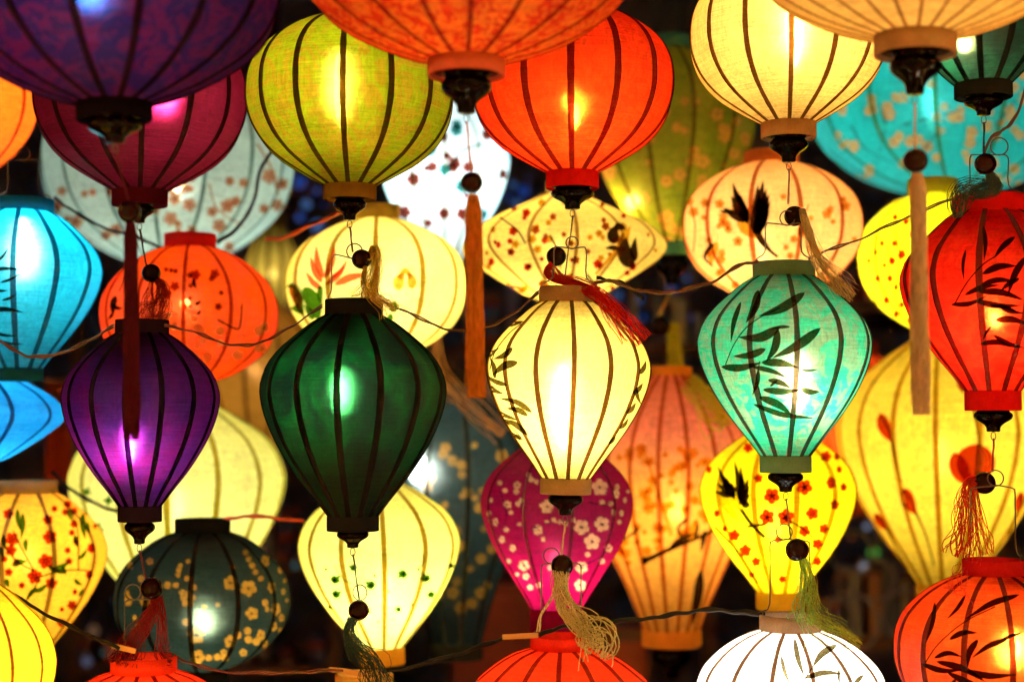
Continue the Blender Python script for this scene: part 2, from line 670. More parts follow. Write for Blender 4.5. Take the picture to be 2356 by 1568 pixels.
def hang(L, path, bead=None, tassel=None, string_col=(.12, .02, .02), r=.0016):
    """string under the finial, bead, tassel; all given as picture points at the lantern's own distance"""
    e, d = L['e'], L['d']
    inv = INV[e.name]
    start = inv.inverted() @ Vector((0, 0, L['fz'] + .003))
    pts = [start, at(path[-1][0], path[-1][1], d + path[-1][2])]
    pts = [pts[0].lerp(pts[1], k / 4) + Vector((.0003 * sin(k * 2.3), 0, 0)) * (k % 4 > 0) for k in range(5)]
    MB().tube(spline(pts, 5), r, 5).obj('string', yarn_mat(string_col), e, world=True)
    # second strand
    MB().tube(spline([p + Vector((.0014 * sin(i * 1.1 + 1), 0.001, 0)) for i, p in enumerate(pts)], 5), r * .8, 5).obj('string', yarn_mat(string_col), e, world=True)
    if bead:
        x, y, rr, dz = bead
        c = at(x, y, d + dz)
        b = MB()
        q = rr * L['s']
        prof = [(q * .16, q * .93)] + [(max(1e-5, q * sin(a)), q * .98 * cos(a)) for a in [pi * (.07 + .86 * i / 14) for i in range(15)]] + [(q * .16, -q * .93)]
        b.lathe(prof, 24, *c, close_start=True, close_end=True)
        b.obj('bead', BEADMAT, e, world=True)


def strands(e, guide, n, spread, col, r=.0008, seed=1, name='tassel', wob=.5, seg=5, fray=0.03, flat=1.0, loose=.9):
    """n yarn strands following a guide [(x,y,depth)], spread(t) in metres"""
    rnd = random.Random(seed)
    G = spline([at(*g) for g in guide], seg)
    m = MB()
    K = len(G)
    for k in range(int(n * (.75 if loose > .5 else 1))):
        a = rnd.uniform(0, 2 * pi)
        q = math.sqrt(rnd.uniform(0, 1))
        ph, fr = rnd.uniform(0, 6.28), rnd.uniform(1.2, 3.2)
        end = int(K * (1 - rnd.uniform(0, 1) ** 3 * fray)) if fray < 1 else K
        pts = []
        for i in range(max(3, end)):
            t = i / (K - 1)
            w = spread(t) * (1 + loose * (.6 + .8 * sin(fr * 4 * t + ph * 2)) * t)
            aa = a + wob * sin(fr * t * 3 + ph)
            ox = cos(aa) * q * w + wob * .3 * w * sin(fr * 5 * t + ph)
            oy = sin(aa) * q * w * flat
            T = (G[min(i + 1, K - 1)] - G[max(i - 1, 0)]).normalized()
            U = T.cross(Vector((0, 1, 0)))
            if U.length < .01:
                U = Vector((1, 0, 0))
            U.normalize()
            pts.append(G[i] + U * ox + Vector((0, oy, 0)))
        m.tube(pts, r * rnd.uniform(.6, 1.1), 3, cap=False)
    return m.obj(name, yarn_mat(col), e, world=e is not None)


def straight_tassel(L, x, y0, y1, w, col, seed=3, dx=0, n=90, dz=0.0, cap=True):
    """tight tassel hanging from a bead; w is half width in picture units"""
    d, s = L['d'] + dz, L['s']
    W_ = w * s
    g = [(x + dx * i / 8, y0 + (y1 - y0) * i / 8, d) for i in range(9)]
    strands(L['e'], g, int(n * 1.3), lambda t: W_ * (.62 + .38 * min(1, t * 14)) * (1 + .15 * t), col, r=.0010, seed=seed, wob=.35, fray=.12, loose=.1)
    # core so that light does not shine straight through
    G = [at(*p) for p in g]
    MB().tube(G[:-1], W_ * .42, 8, taper=lambda t: .6 + .4 * min(1, t * 6)).obj('tassel_core', yarn_mat([c * .8 for c in col]), L['e'], world=True)


# ------------------------------------------------------------------ paintings on the silk
class Painting:
    """shapes given as picture points are laid onto the lantern's curved silk"""
    def __init__(s, L, lift=.0011):
        s.L = L
        s.inv = INV[L['e'].name]
        s.o = s.inv @ CO
        s.sets = {}
        s.single = {}
        s.cur = None
        s.lift = lift

    def hit(s, x, y):
        p = s.inv @ at(x, y, s.L['d'])
        dr = (p - s.o).normalized()
        loc, nor, idx, dist = s.L['bvh'].ray_cast(s.o, dr, 20)
        if loc is None:
            return None
        if nor.dot(dr) > 0:
            nor = -nor
        if -nor.dot(dr) < .08:
            return None
        return tuple(loc + nor * s.lift)

    def add(s, key, verts, faces):
        if s.cur is not None:
            m = s.cur
        else:
            m = s.sets.setdefault(key, MB())
        hs = [s.hit(*v) for v in verts]
        mp = {}
        for i, h in enumerate(hs):
            if h is not None:
                mp[i] = len(m.v)
                m.v.append(h)
        for f in faces:
            if all(i in mp for i in f):
                m.f.append(tuple(mp[i] for i in f))

    def strip(s, key, pts, wf, step=6):
        """ribbon along a polyline; wf(t) half width in picture units"""
        P = spline([(x, y, 0) for x, y in pts], 8)
        n = len(P)
        vs, fs = [], []
        for i, p in enumerate(P):
            t = (P[min(i + 1, n - 1)] - P[max(i - 1, 0)]).normalized()
            nx, ny = -t.y, t.x
            w = wf(i / (n - 1))
            for k in (-1, 0, 1):
                vs.append((p.x + nx * w * k, p.y + ny * w * k))
        for i in range(n - 1):
            for k in (0, 1):
                fs.append((i * 3 + k, i * 3 + k + 1, i * 3 + 4 + k, i * 3 + 3 + k))
        s.add(key, vs, fs)

    def begin(s, key):
        s.cur = MB()
        s.single.setdefault(key, []).append(s.cur)

    def leaf(s, key, x0, y0, x1, y1, w, bend=0.0, belly=.38):
        own = key not in ('crane', 'body') and math.hypot(x1 - x0, y1 - y0) > 22
        if own:
            s.begin(key)
        mx, my = (x0 + x1) / 2, (y0 + y1) / 2
        dx, dy = x1 - x0, y1 - y0
        L_ = math.hypot(dx, dy)
        mx += -dy / L_ * bend; my += dx / L_ * bend
        ex = math.log(.5) / math.log(belly)
        if key == 'ink':
            w *= .66
        s.strip(key, [(x0, y0), (mx, my), (x1, y1)], lambda t: max(.25, w * sin(pi * max(0, min(1, t)) ** ex) ** .85))
        if own:
            s.cur = None

    def line(s, key, pts, w, w2=None):
        w2 = w if w2 is None else w2
        s.strip(key, pts, lambda t: w + (w2 - w) * t)

    def blob(s, key, x, y, rx, ry=None, rot=0, n=10):
        ry = ry or rx
        vs = [(x, y)]
        for i in range(n):
            a = 2 * pi * i / n
            px, py = rx * cos(a), ry * sin(a)
            vs.append((x + px * cos(rot) - py * sin(rot), y + px * sin(rot) + py * cos(rot)))
        s.add(key, vs, [(0, 1 + i, 1 + (i + 1) % n) for i in range(n)])

    def flower(s, key, x, y, r, rot=0, eye=None, sq=1.0, petals=5):
        own = r > 9
        if own:
            s.begin(key)
        for k in range(petals):
            a = rot + 2 * pi * k / petals
            s.blob(key, x + sq * r * .55 * cos(a), y + r * .55 * sin(a), r * .45 * (sq * .5 + .5), r * .43, a)
        s.blob(key, x, y, r * .3 * sq, r * .3)
        s.cur = None
        if eye:
            s.lift += .0006
            s.blob(eye, x, y, r * .18 * sq, r * .18)
            for k in range(petals):
                a = rot + .3 + 2 * pi * k / petals
                s.line(eye, [(x, y), (x + r * .25 * cos(a) * sq, y + r * .25 * sin(a)), (x + r * .5 * cos(a) * sq, y + r * .5 * sin(a))], r * .03, r * .05)
            s.lift -= .0006

    def build(s, spec):
        ONE = {'painted_bamboo': 'painted_leaf', 'painted_leaves': 'painted_leaf', 'painted_ivy': 'painted_leaf', 'painted_tulips': 'painted_tulip_bud',
               'painted_flower': 'painted_petal', 'painted_bud': 'painted_bud', 'painted_birds': 'painted_bird', 'painted_stem': 'painted_stem', 'painted_stems': 'painted_stem'}
        for key, (name, mat) in spec.items():
            for m in s.single.get(key, []):
                if m.f:
                    m.obj(ONE.get(name, 'painted_twig' if 'twig' in name else 'painted_blossom'), mat, s.L['e'])
            m = s.sets.get(key)
            if m and m.f:
                o = m.obj(name, mat, s.L['e'])
                if name != 'painted_crane':
                    o['kind'] = 'stuff'


class Dye:
    """resist dyed motifs: colour in the silk itself, stored per mesh point, same on front and back"""
    def __init__(s, L):
        s.L, s.items = L, []

    def flower(s, col, x, y, r, rot=0, eye=None, sq=1.0, petals=5):
        for k in range(petals):
            a = rot + 2 * pi * k / petals
            s.blob(col, x + sq * r * .56 * cos(a), y + r * .56 * sin(a), r * .42 * (sq * .5 + .5), r * .42)
        if eye:
            s.blob(eye, x, y, r * .20 * sq, r * .20)

    def blob(s, col, x, y, rx, ry=None):
        s.items.append((x, y, rx, ry or rx, col))

    def line(s, col, pts, w, w2=None):
        P_ = spline([(x, y, 0) for x, y in pts], 10)
        for i, p in enumerate(P_):
            ww = w + ((w2 if w2 is not None else w) - w) * i / len(P_)
            s.blob(col, p.x, p.y, ww, ww)

    def build(s):
        L = s.L
        me = L['silk'].data
        inv = INV[L['e'].name].inverted()
        at_ = me.attributes.new('dye', 'FLOAT_COLOR', 'POINT')
        n = len(me.vertices)
        buf = [0.0] * (4 * n)
        cell = {}
        for it in s.items:
            x, y, rx, ry, c = it
            for gx in range(int((x - rx - 2) // 12), int((x + rx + 2) // 12) + 1):
                for gy in range(int((y - ry - 2) // 12), int((y + ry + 2) // 12) + 1):
                    cell.setdefault((gx, gy), []).append(it)
        for i, v in enumerate(me.vertices):
            co = v.co
            w = inv @ Vector((co.x, -abs(co.y), co.z)) - CO
            dd = w.dot(FW)
            px = 1178 + F * w.dot(RT) / dd
            py = 784 - F * w.dot(UP) / dd
            col, al = None, 0.0
            for (x, y, rx, ry, c) in cell.get((int(px // 12), int(py // 12)), ()):
                q = math.hypot((px - x) / rx, (py - y) / ry)
                a = max(0.0, min(1.0, (1 - q) * rx / 1.6 + .5))
                if a > 0:
                    if col is None:
                        col, al = c, a
                    else:
                        col = tuple(c[k] * a + col[k] * (1 - a) for k in range(3))
                        al = max(al, a)
            if col:
                buf[4 * i:4 * i + 4] = [*col, al]
        at_.data.foreach_set('color', buf)


INK = tint_mat((.085, .07, .03), .10, grain=1.6)
INKB = tint_mat((.03, .015, .01), .1, 'dark_ink')
RED_T = tint_mat((.55, .045, .01), .15, 'red_wash')
RUST_T = tint_mat((.45, .13, .02), .15, 'rust_wash')
GREEN_T = tint_mat((.06, .20, .015), .15, 'green_wash')
GOLD_T = tint_mat((.75, .48, .06), .12, 'gold_wash')
OLIVE_T = tint_mat((.72, .60, .10), .1, 'olive_wash')
PALE_T = tint_mat((.9, .75, .25), .1, 'pale_wash')
PINK_T = tint_mat((.75, .22, .12), .15, 'pink_wash')
PEACH_P = paint_mat((.95, .55, .25))
CREAM_P = paint_mat((.95, .80, .50))
ORANGE_P = paint_mat((.95, .42, .04))
#@@LANTERNS

# ================================================================== THE LANTERNS
CREAM, CREAM_E = (.90, .58, .13), (.80, .32, .02)
IVORY, IVORY_E = (.92, .76, .17), (.75, .44, .02)
BROWN_RIB = (.26, .13, .05)

# ---- nearest row, hanging into the top of the picture
A = lantern('plum', 'huge plum purple damask lantern at the top left, black collar and finial', 262, -350, 240, 398, 'wide', 2.35,
            (.012, .0015, .026), (.07, .002, .010), n=16, phase=1, rct=88, rcb=84, hcb=38, power=9, bulb=(-15, .55), blen=2.5, bcol=(.55, .75, 1.0), pat=(.11, .002, .016), pat_amt=.85, pat_scale=22, rib=(.008,.002,.006), ribw=20, fin=(62, 62), collar=(.006, .004, .006), cotrans=.1, tilt=-2.5, bump=.9, see=0.003, refl=0.2, glow=(.02,.08,.26), refr=0.3, fwd=0.35, brad=0.014, streak=0.05)
hang(A, [(294, 345, 0), (296, 420, 0), (297, 465, 0)], (297, 487, 27, 0), string_col=(.12, .01, .03))
straight_tassel(A, 300, 512, 1025, 15, (.07, .002, .008), 5, dx=4, n=110)

A = lantern('tangerine', 'huge orange damask lantern with orange collar, cut off by the top edge', 1073, -390, 140, 402, 'wide', 2.40,
            (.82, .17, .010), (.70, .04, .003), n=16, phase=4, rct=90, rcb=88, hcb=36, power=5, bulb=(0, .5), bcol=(1, .8, .55), pat=(.60, .010, .002), pat_amt=0.95, pat_scale=34, rib=(.32,.06,.03), ribw=15, fin=(60, 95), collar=(.62,.12,.05), see=.04, refr=.12, bump=.8)
hang(A, [(1084, 285, 0), (1085, 340, 0), (1085, 395, 0)], (1085, 420, 26, 0), string_col=(.55, .16, .04))
straight_tassel(A, 1089, 448, 926, 18, (.95, .24, .02), 6, dx=6, n=120)

A = lantern('ivory_top', 'huge cream lantern with close set brown ribs and pale wooden collar, at the top right', 2106, -430, 84, 405, 'wide', 2.35,
            CREAM, CREAM_E, n=22, phase=6, rct=96, rcb=92, hcb=44, power=4.4, bulb=(0, .5), blen=2, rib=(.34,.20,.10), ribw=12, fin=(58, 100), collar=(.34,.19,.09), tilt=1.5, cotrans=0.2)
hang(A, [(2107, 240, 0), (2106, 300, 0), (2106, 345, 0)], (2106, 370, 29, 0), string_col=(.55, .36, .22))
straight_tassel(A, 2110, 399, 968, 17, (.75, .52, .38), 7, dx=9, n=110)

# ---- second rank of the upper row
A = lantern('crimson', 'round crimson lantern behind the huge purple one, dark finial below it', 322, 40, 440, 243, 'round', 3.10,
            (.07, .003, .012), (.16, .004, .016), n=14, phase=14, rct=62, rcb=62, hcb=34, power=8, bulb=(75, .50), blen=1.4, bcol=(1.0, .72, .50), pat=(.05,.0015,.006), pat_amt=.5, pat_scale=18, rib=(.03,.01,.02), ribw=14, fin=(34, 46), collar=(.08, .006, .015), glow=(.55,.02,.16), brad=0.011, see=0.006, fwd=0.35, refr=0.35, streak=0.05)
hang(A, [(327, 560, 0), (330, 600, 0), (338, 615, 0)], (348, 628, 22, 0), string_col=(.06, .01, .01))
strands(A['e'], [(356, 640, 3.10), (372, 660, 3.09), (366, 700, 3.09), (348, 722, 3.09), (352, 742, 3.09)], 60, lambda t: .004 + .024 * t, (.20, .006, .008), seed=11)
strands(A['e'], [(350, 640, 3.10), (340, 690, 3.09), (342, 742, 3.07)], 25, lambda t: .003 + .012 * t, (.20, .006, .008), seed=12)

A = lantern('olive', 'round olive green lantern with leafy damask, bright bulb behind its left panel', 805, 34, 428, 240, 'round', 2.88,
            (.26, .32, .004), (.20, .20, .004), n=14, phase=2, rct=62, rcb=60, hcb=32, power=3.7, bulb=(-20, .45), blen=8, bcol=(1.0, .85, .5), pat=(.36, .24, .008), pat_amt=1.0, pat_scale=22, rib=(.06,.03,.012), ribw=14, fin=(38, 54), collar=(.26,.15,.02), refr=0.16, bump=.8, glow=(.9,.8,.10), see=0.04, brad=0.008, fwd=0.3, streak=0.06, rrough=0.5)
hang(A, [(813, 540, 0), (813, 562, 0), (812, 580, 0)], (832, 596, 23, 0), string_col=(.08, .05, .02))
strands(A['e'], [(846, 598, 2.87), (862, 570, 2.90), (864, 620, 2.90), (848, 668, 2.86), (842, 690, 2.84)], 60, lambda t: .004 + .012 * t, (.75, .50, .05), seed=13)
strands(A['e'], [(840, 612, 2.87), (836, 650, 2.84), (852, 682, 2.83), (885, 705, 2.76), (900, 725, 2.74)], 30, lambda t: .004 + .012 * t, (.75, .50, .05), seed=14)

A = lantern('scarlet', 'round plain scarlet lantern with dark red ribs and a small glaring bulb', 1317, 14, 398, 236, 'round', 3.0,
            (.80, .028, .003), (.75, .012, .002), n=14, phase=-3, rct=62, rcb=60, hcb=36, power=4.6, bulb=(3, .68), blen=2.5, bcol=(1.0, .82, .45), rib=(.12,.02,.02), ribw=16, fin=(50, 55), collar=(.70, .015, .01), refr=0.12, glow=(.95,.42,.04), see=0.04, brad=0.009, fwd=0.3, streak=0.06, rrough=0.5, pat=(.95, .08, .006), pat_amt=0.35, pat_scale=30)
hang(A, [(1298, 520, 0), (1297, 550, 0), (1298, 590, 0), (1300, 640, 0)], (1280, 590, 23, -.02), string_col=(.05, .02, .02), r=.0011)
strands(A['e'], [(1270, 606, 2.96), (1258, 622, 2.94), (1270, 640, 2.90), (1330, 655, 2.84), (1390, 690, 2.78), (1440, 740, 2.76), (1485, 800, 2.80)], 70,
        lambda t: .006 + .006 * t, (.85, .02, .015), seed=21, fray=.25)
strands(A['e'], [(1268, 610, 2.96), (1300, 648, 2.87), (1375, 680, 2.78), (1415, 740, 2.74), (1445, 800, 2.74)], 26,
        lambda t: .005 + .010 * t, (.85, .02, .015), seed=22, fray=.35)

A = lantern('cream_round', 'round plain cream lantern with brown ribs and a pale wood collar, overexposed down the middle', 1814, -92, 285, 228, 'round', 2.88,
            CREAM, CREAM_E, n=14, phase=-8, rct=64, rcb=62, hcb=34, power=6, bulb=(8, .42), blen=4.5, rib=(.10,.045,.018), ribw=12, fin=(45, 62), collar=(.40,.24,.11), refr=.24, see=0.05, fwd=0.2, cotrans=0.2)
hang(A, [(1811, 400, 0), (1811, 440, 0), (1814, 470, 0)], (1828, 497, 24, .01), string_col=(.45, .26, .14))
strands(A['e'], [(1845, 480, 2.86), (1862, 540, 2.82), (1885, 600, 2.76), (1925, 650, 2.78), (1965, 700, 2.84)], 60, lambda t: .005 + .010 * t, (.80, .58, .28), seed=23, fray=.2)

A = lantern('blackgreen', 'nearly black green lantern at the right edge under the huge cream one', 2262, -150, 196, 160, 'round', 2.75,
            (.003, .010, .007), (.004, .006, .005), n=12, phase=10, rct=64, rcb=64, hcb=30, power=7, bulb=(-60, .76), blen=1, bcol=(1.0, .80, .45), pat=(.002, .05, .025), pat_amt=.5, pat_scale=14, pat_kind='mottle', rib=(.004, .006, .006), ribw=16, fin=(44, 48), collar=(.012, .014, .013), cotrans=.1, bump=1.0, refl=0.25, glow=(.30,.40,.2), brad=0.01, fwd=0.3)
hang(A, [(2259, 290, 0), (2262, 330, 0), (2264, 360, 0)], (2267, 377, 25, 0), string_col=(.03, .02, .02))
strands(A['e'], [(2272, 395, 2.75), (2282, 425, 2.78), (2250, 432, 2.80), (2215, 440, 2.80), (2204, 480, 2.80), (2206, 505, 2.80)], 50, lambda t: .006 + .016 * sin(pi * t), (.05, .07, .06), seed=25, fray=.3, loose=.1)
strands(A['e'], [(2272, 395, 2.75), (2290, 430, 2.80), (2260, 440, 2.80), (2225, 436, 2.82)], 40, lambda t: .005 + .012 * sin(pi * t), (.05, .07, .06), seed=26, fray=.3, loose=.1)

# ---- middle row, in focus
A = lantern('purple', 'purple teardrop lantern with black ribs, magenta glow low down, behind the dark red tassel', 322, 765, 1165, 178, 'tear', 2.93,
            (.020, .004, .040), (.05, .002, .02), n=14, phase=2, rct=60, rcb=49, hct=30, hcb=34, power=6.5, bulb=(-8, .66), blen=4, bcol=(1.0, .55, .95), pat=(.055, .002, .028), pat_amt=0.8, pat_scale=16, pat_kind='mottle', rib=(.008,.004,.012), ribw=13, fin=(35, 58), collar=(.015, .008, .02), cotrans=.1, bump=.9, refl=0.2, refr=0.18, glow=(.40,.05,.42), see=0.03, fwd=0.4, brad=0.007, streak=0.06, rrough=0.5)
hang(A, [(336, 1285, 0), (336, 1320, 0), (338, 1340, 0)], (349, 1352, 26, 0), string_col=(.12, .02, .015))
strands(A['e'], [(355, 1375, 2.93), (350, 1405, 2.93), (322, 1450, 2.94), (296, 1500, 2.96), (272, 1530, 2.90)], 80, lambda t: .008 + .012 * t, (.24, .008, .006), seed=31)
strands(A['e'], [(368, 1370, 2.93), (372, 1430, 2.93), (374, 1500, 2.98), (400, 1520, 2.90)], 30, lambda t: .006 + .006 * t, (.24, .008, .006), seed=32)

A = lantern('bottle_green', 'large dark bottle green teardrop lantern with a star bright bulb in its middle', 812, 722, 1188, 214, 'tear', 2.88,
            (.0008, .0045, .0035), (.001, .0025, .0018), n=14, phase=-4, rct=66, rcb=59, hct=34, hcb=32, power=7, bulb=(-20, .38), blen=4.5, bcol=(.85, 1.0, .55), pat=(.0003, .030, .006), pat_amt=0.9, pat_scale=14, pat_kind='mottle', rib=(.008,.006,.006), ribw=16, fin=(37, 46), collar=(.012, .013, .014), cotrans=.1, bump=1.0, refl=0.2, refr=0.13,
            bail=(52, 105, 0, 8, 18), glow=(.05,.30,.12), see=0.02, fwd=0.48, brad=0.008, streak=0.06, rrough=0.5)
hang(A, [(831, 1300, 0), (830, 1350, 0), (828, 1385, 0)], (825, 1403, 24, 0), string_col=(.03, .04, .03), r=.0011)
strands(A['e'], [(812, 1420, 2.86), (806, 1450, 2.86), (822, 1490, 2.86), (856, 1530, 2.84), (880, 1600, 2.82)], 70, lambda t: .009 + .010 * t, (.035, .07, .065), seed=33, wob=.6)
strands(A['e'], [(804, 1425, 2.86), (800, 1470, 2.87), (808, 1530, 2.87)], 14, lambda t: .003 + .004 * t, (.035, .07, .065), seed=34)
MB().tube([at(*p, 2.875) for p in [(828 + 16 * cos(a), 1362 + 18 * sin(a)) for a in [2 * pi * i / 16 for i in range(17)]]], .0011, 5, cap=False).obj('wire_ring', WIRE, A['e'], world=True)

A = lantern('ivory_bamboo', 'pale cream teardrop lantern with painted bamboo sprays, red yarn over its shoulder', 1302, 694, 1102, 191, 'tear', 2.85,
            IVORY, IVORY_E, n=14, phase=2, rct=69, rcb=58, hct=34, hcb=34, power=6.5, bulb=(-12, .58), blen=4.6, rib=(.09,.04,.015), ribw=12, fin=(41, 55), collar=(.34,.21,.10), tilt=1.2, refr=.2, bail=(38, 95, 4, 10, 14), see=0.04, fwd=0.2, cotrans=0.2)
hang(A, [(1294, 1215, 0), (1292, 1250, 0), (1292, 1275, 0)], (1293, 1300, 26, 0), string_col=(.60, .42, .22))
strands(A['e'], [(1290, 1312, 2.84), (1288, 1350, 2.83), (1302, 1400, 2.82), (1340, 1440, 2.78), (1375, 1450, 2.76), (1386, 1480, 2.74), (1368, 1505, 2.73)], 34, lambda t: .012 + .010 * t, (.85, .68, .35), seed=41, wob=.8, r=.0014)
strands(A['e'], [(1290, 1312, 2.84), (1300, 1380, 2.82), (1345, 1430, 2.78), (1350, 1470, 2.75), (1372, 1490, 2.74)], 22, lambda t: .010 + .012 * t, (.85, .68, .35), seed=43, wob=.8, r=.0014)
strands(A['e'], [(1282, 1312, 2.84), (1270, 1370, 2.83), (1240, 1420, 2.82), (1236, 1460, 2.82)], 6, lambda t: .003 + .004 * t, (.85, .68, .35), seed=42, r=.0014)
P = Painting(A)
for l in [(1205, 740, 1146, 765, 4, 3), (1225, 948, 1150, 915, 6, 6), (1180, 800, 1136, 826, 6, -4), (1215, 1000, 1148, 962, 6, 6), (1168, 885, 1118, 862, 5, -3), (1115, 840, 1150, 800, 5, -4), (1192, 833, 1135, 862, 8, 5), (1140, 870, 1128, 820, 5, 3), (1122, 880, 1160, 905, 5, 4), (1205, 1010, 1120, 940, 5, -8),
          (1190, 965, 1128, 925, 4, -5), (1215, 955, 1165, 938, 6, 4), (1200, 1012, 1160, 990, 3, 3), (1128, 900, 1145, 940, 4, 2),
          (1470, 860, 1485, 830, 5, 2), (1455, 905, 1478, 880, 5, 2), (1440, 950, 1462, 925, 5, 2), (1462, 890, 1474, 930, 4, 2), (1425, 985, 1445, 960, 4, 2), (1400, 1020, 1416, 1000, 4, 1)]:
    P.leaf('ink', *l[:4], l[4] * 1.7, l[5] * 1.3)
P.line('ink', [(1128, 850), (1140, 810), (1170, 770), (1200, 745)], 1.2)
P.line('ink', [(1120, 900), (1150, 950), (1200, 1005)], 1.2)
P.build({'ink': ('painted_bamboo', INK)})

A = lantern('jade', 'turquoise jade teardrop lantern with black bamboo painted across it and a patterned collar', 1807, 634, 1050, 200, 'tear', 2.85,
            (.012, .50, .27), (.008, .30, .17), n=12, phase=-2, rct=70, rcb=58, hct=32, hcb=36, power=4.8, bulb=(22, .60), blen=3.8, bcol=(1.0, 1.0, .72), pat=(.22, .36, .20), pat_amt=1.0, pat_scale=24, rib=(.09,.05,.04), ribw=13, fin=(41, 52), collar=(.12, .25, .17), bump=1.0, refr=0.22, bail=(42, 92, 10, 12, 17), glow=(.9,.95,.6), fwd=0.2, brad=0.012, streak=0.05)
hang(A, [(1822, 1165, 0), (1821, 1200, 0), (1820, 1240, 0)], (1834, 1264, 27, 0), string_col=(.10, .07, .05), r=.0012)
strands(A['e'], [(1845, 1285, 2.84), (1856, 1330, 2.82), (1850, 1400, 2.80), (1848, 1440, 2.78)], 26, lambda t: .006 + .012 * t, (.30, .62, .16), seed=51, r=.0012)
strands(A['e'], [(1850, 1285, 2.84), (1866, 1340, 2.82), (1868, 1400, 2.79), (1900, 1435, 2.74), (1950, 1465, 2.74), (1985, 1490, 2.76)], 36, lambda t: .008 + .008 * sin(pi * t), (.42, .60, .14), seed=52, fray=.35)
strands(A['e'], [(1846, 1300, 2.83), (1840, 1400, 2.78), (1856, 1460, 2.72), (1870, 1510, 2.70)], 8, lambda t: .004 + .010 * t, (.45, .80, .35), seed=53, r=.0007)
P = Painting(A)
for l in [(1745, 668, 1717, 743, 15, -6), (1705, 695, 1682, 788, 9, 4), (1851, 674, 1745, 728, 17, -8), (1795, 752, 1699, 776, 17, -12), (1818, 752, 1770, 757, 6, 2), (1790, 757, 1762, 833, 14, -8), (1887, 755, 1777, 823, 17, -6),
          (1762, 802, 1687, 819, 13, -6), (1660, 843, 1752, 833, 13, 7), (1752, 833, 1837, 845, 14, -5), (1842, 850, 1882, 849, 5, 2), (1732, 843, 1812, 868, 9, -4), (1745, 848, 1732, 908, 8, -4), (1755, 895, 1842, 896, 12, 4),
          (1767, 873, 1822, 893, 10, -4), (1842, 893, 1886, 900, 11, 4), (1747, 912, 1824, 955, 14, -6), (1732, 928, 1874, 961, 10, 8), (1772, 888, 1790, 872, 5, 0)]:
    P.leaf('ink', *l)
P.line('ink', [(1670, 838), (1688, 795), (1712, 760), (1745, 733), (1795, 708)], 1.2)
P.line('ink', [(1748, 830), (1742, 870), (1752, 915)], 1.2)
P.build({'ink': ('painted_bamboo', INK)})

A = lantern('red_bamboo', 'bright red teardrop lantern at the right edge, bamboo painted in black over it', 2284, 486, 902, 206, 'tear', 2.88,
            (.75, .008, .003), (.65, .004, .002), n=12, phase=6, rct=82, rcb=62, hct=38, hcb=42, power=5, bulb=(-10, .60), blen=1.2, bcol=(1.0, .8, .4), rib=(.10,.02,.02), ribw=15, fin=(44, 56), collar=(.60, .008, .006), refr=.2, bail=(45, 96, 25, 20, 20), glow=(.9,.10,.02), see=0.03, brad=0.009, fwd=0.3, pat=(.9, .05, .01), pat_amt=0.35, pat_scale=20)
hang(A, [(2284, 1020, 0), (2283, 1050, 0), (2284, 1085, 0)], (2264, 1110, 26, 0), string_col=(.35, .02, .02))
strands(A['e'], [(2248, 1105, 2.88), (2232, 1115, 2.87), (2226, 1160, 2.86), (2222, 1230, 2.84), (2214, 1300, 2.80)], 70, lambda t: .010 + .010 * t, (.72, .012, .01), seed=61, fray=.15)
strands(A['e'], [(2240, 1115, 2.88), (2248, 1180, 2.86), (2262, 1240, 2.86), (2278, 1282, 2.86)], 24, lambda t: .006 + .006 * t, (.85, .03, .01), seed=62)
strands(A['e'], [(2216, 1300, 2.80), (2205, 1340, 2.72), (2190, 1370, 2.70)], 14, lambda t: .012 + .014 * t, (.72, .012, .01), seed=63, r=.0007)
P = Painting(A)
for l in [(2222, 575, 2218, 645, 6, 4), (2262, 520, 2264, 600, 8, -4), (2335, 545, 2286, 595, 10, 4), (2260, 630, 2340, 612, 12, -8), (2256, 655, 2338, 648, 10, -8), (2360, 590, 2318, 680, 12, 6),
          (2188, 700, 2270, 680, 9, 8), (2220, 678, 2300, 655, 9, -6), (2250, 670, 2356, 690, 12, -8), (2240, 690, 2350, 702, 11, 6), (2345, 640, 2300, 670, 9, 3), (2295, 700, 2356, 720, 9, 5),
          (2290, 735, 2365, 745, 12, -6), (2255, 790, 2330, 798, 10, -8), (2280, 750, 2262, 780, 5, 2), (2275, 700, 2350, 722, 7, -5), (2285, 770, 2360, 800, 9, 5)]:
    P.leaf('ink', *l)
P.line('ink', [(2196, 700), (2225, 650), (2260, 610), (2290, 590)], 1.5)
P.build({'ink': ('painted_bamboo', INKB)})

# ---- lowest row
A = lantern('red_cut', 'plain red orange lantern cut off at the bottom, dark red tassel behind its collar', 327, 1546, 1850, 232, 'wide', 2.96,
            (.85, .035, .004), (.85, .02, .004), n=14, phase=3, rct=74, rcb=60, hct=34, power=5.5, rib=(.2,.03,.02), ribw=12, collar=(.85, .06, .02), bail=(46, 130, -28, 17, 18))
A = lantern('orange_cut', 'plain orange red lantern cut off by the bottom edge beneath the pale yarn tassel', 1292, 1492, 1800, 230, 'wide', 2.92,
            (.85, .04, .005), (.85, .03, .006), n=14, phase=-4, rct=70, rcb=60, hct=28, power=5.5, bulb=(-20, .55), rib=(.2,.03,.02), ribw=13, collar=(.75, .03, .015), bail=(46, 165, -23, 18, 18))
A = lantern('white_bamboo', 'glaring white lantern with dark bamboo leaves, cut off by the bottom edge', 1822, 1450, 1800, 220, 'round', 2.86,
            (.95, .90, .78), (.90, .80, .60), n=14, phase=4, rct=70, rcb=60, hct=34, power=11, bulb=(0, .45), blen=4, bcol=(1.0, .95, .88), rib=(.08,.035,.012), ribw=11, collar=(.34,.23,.14), bail=(46, 170, -12, 20, 18))
P = Painting(A)
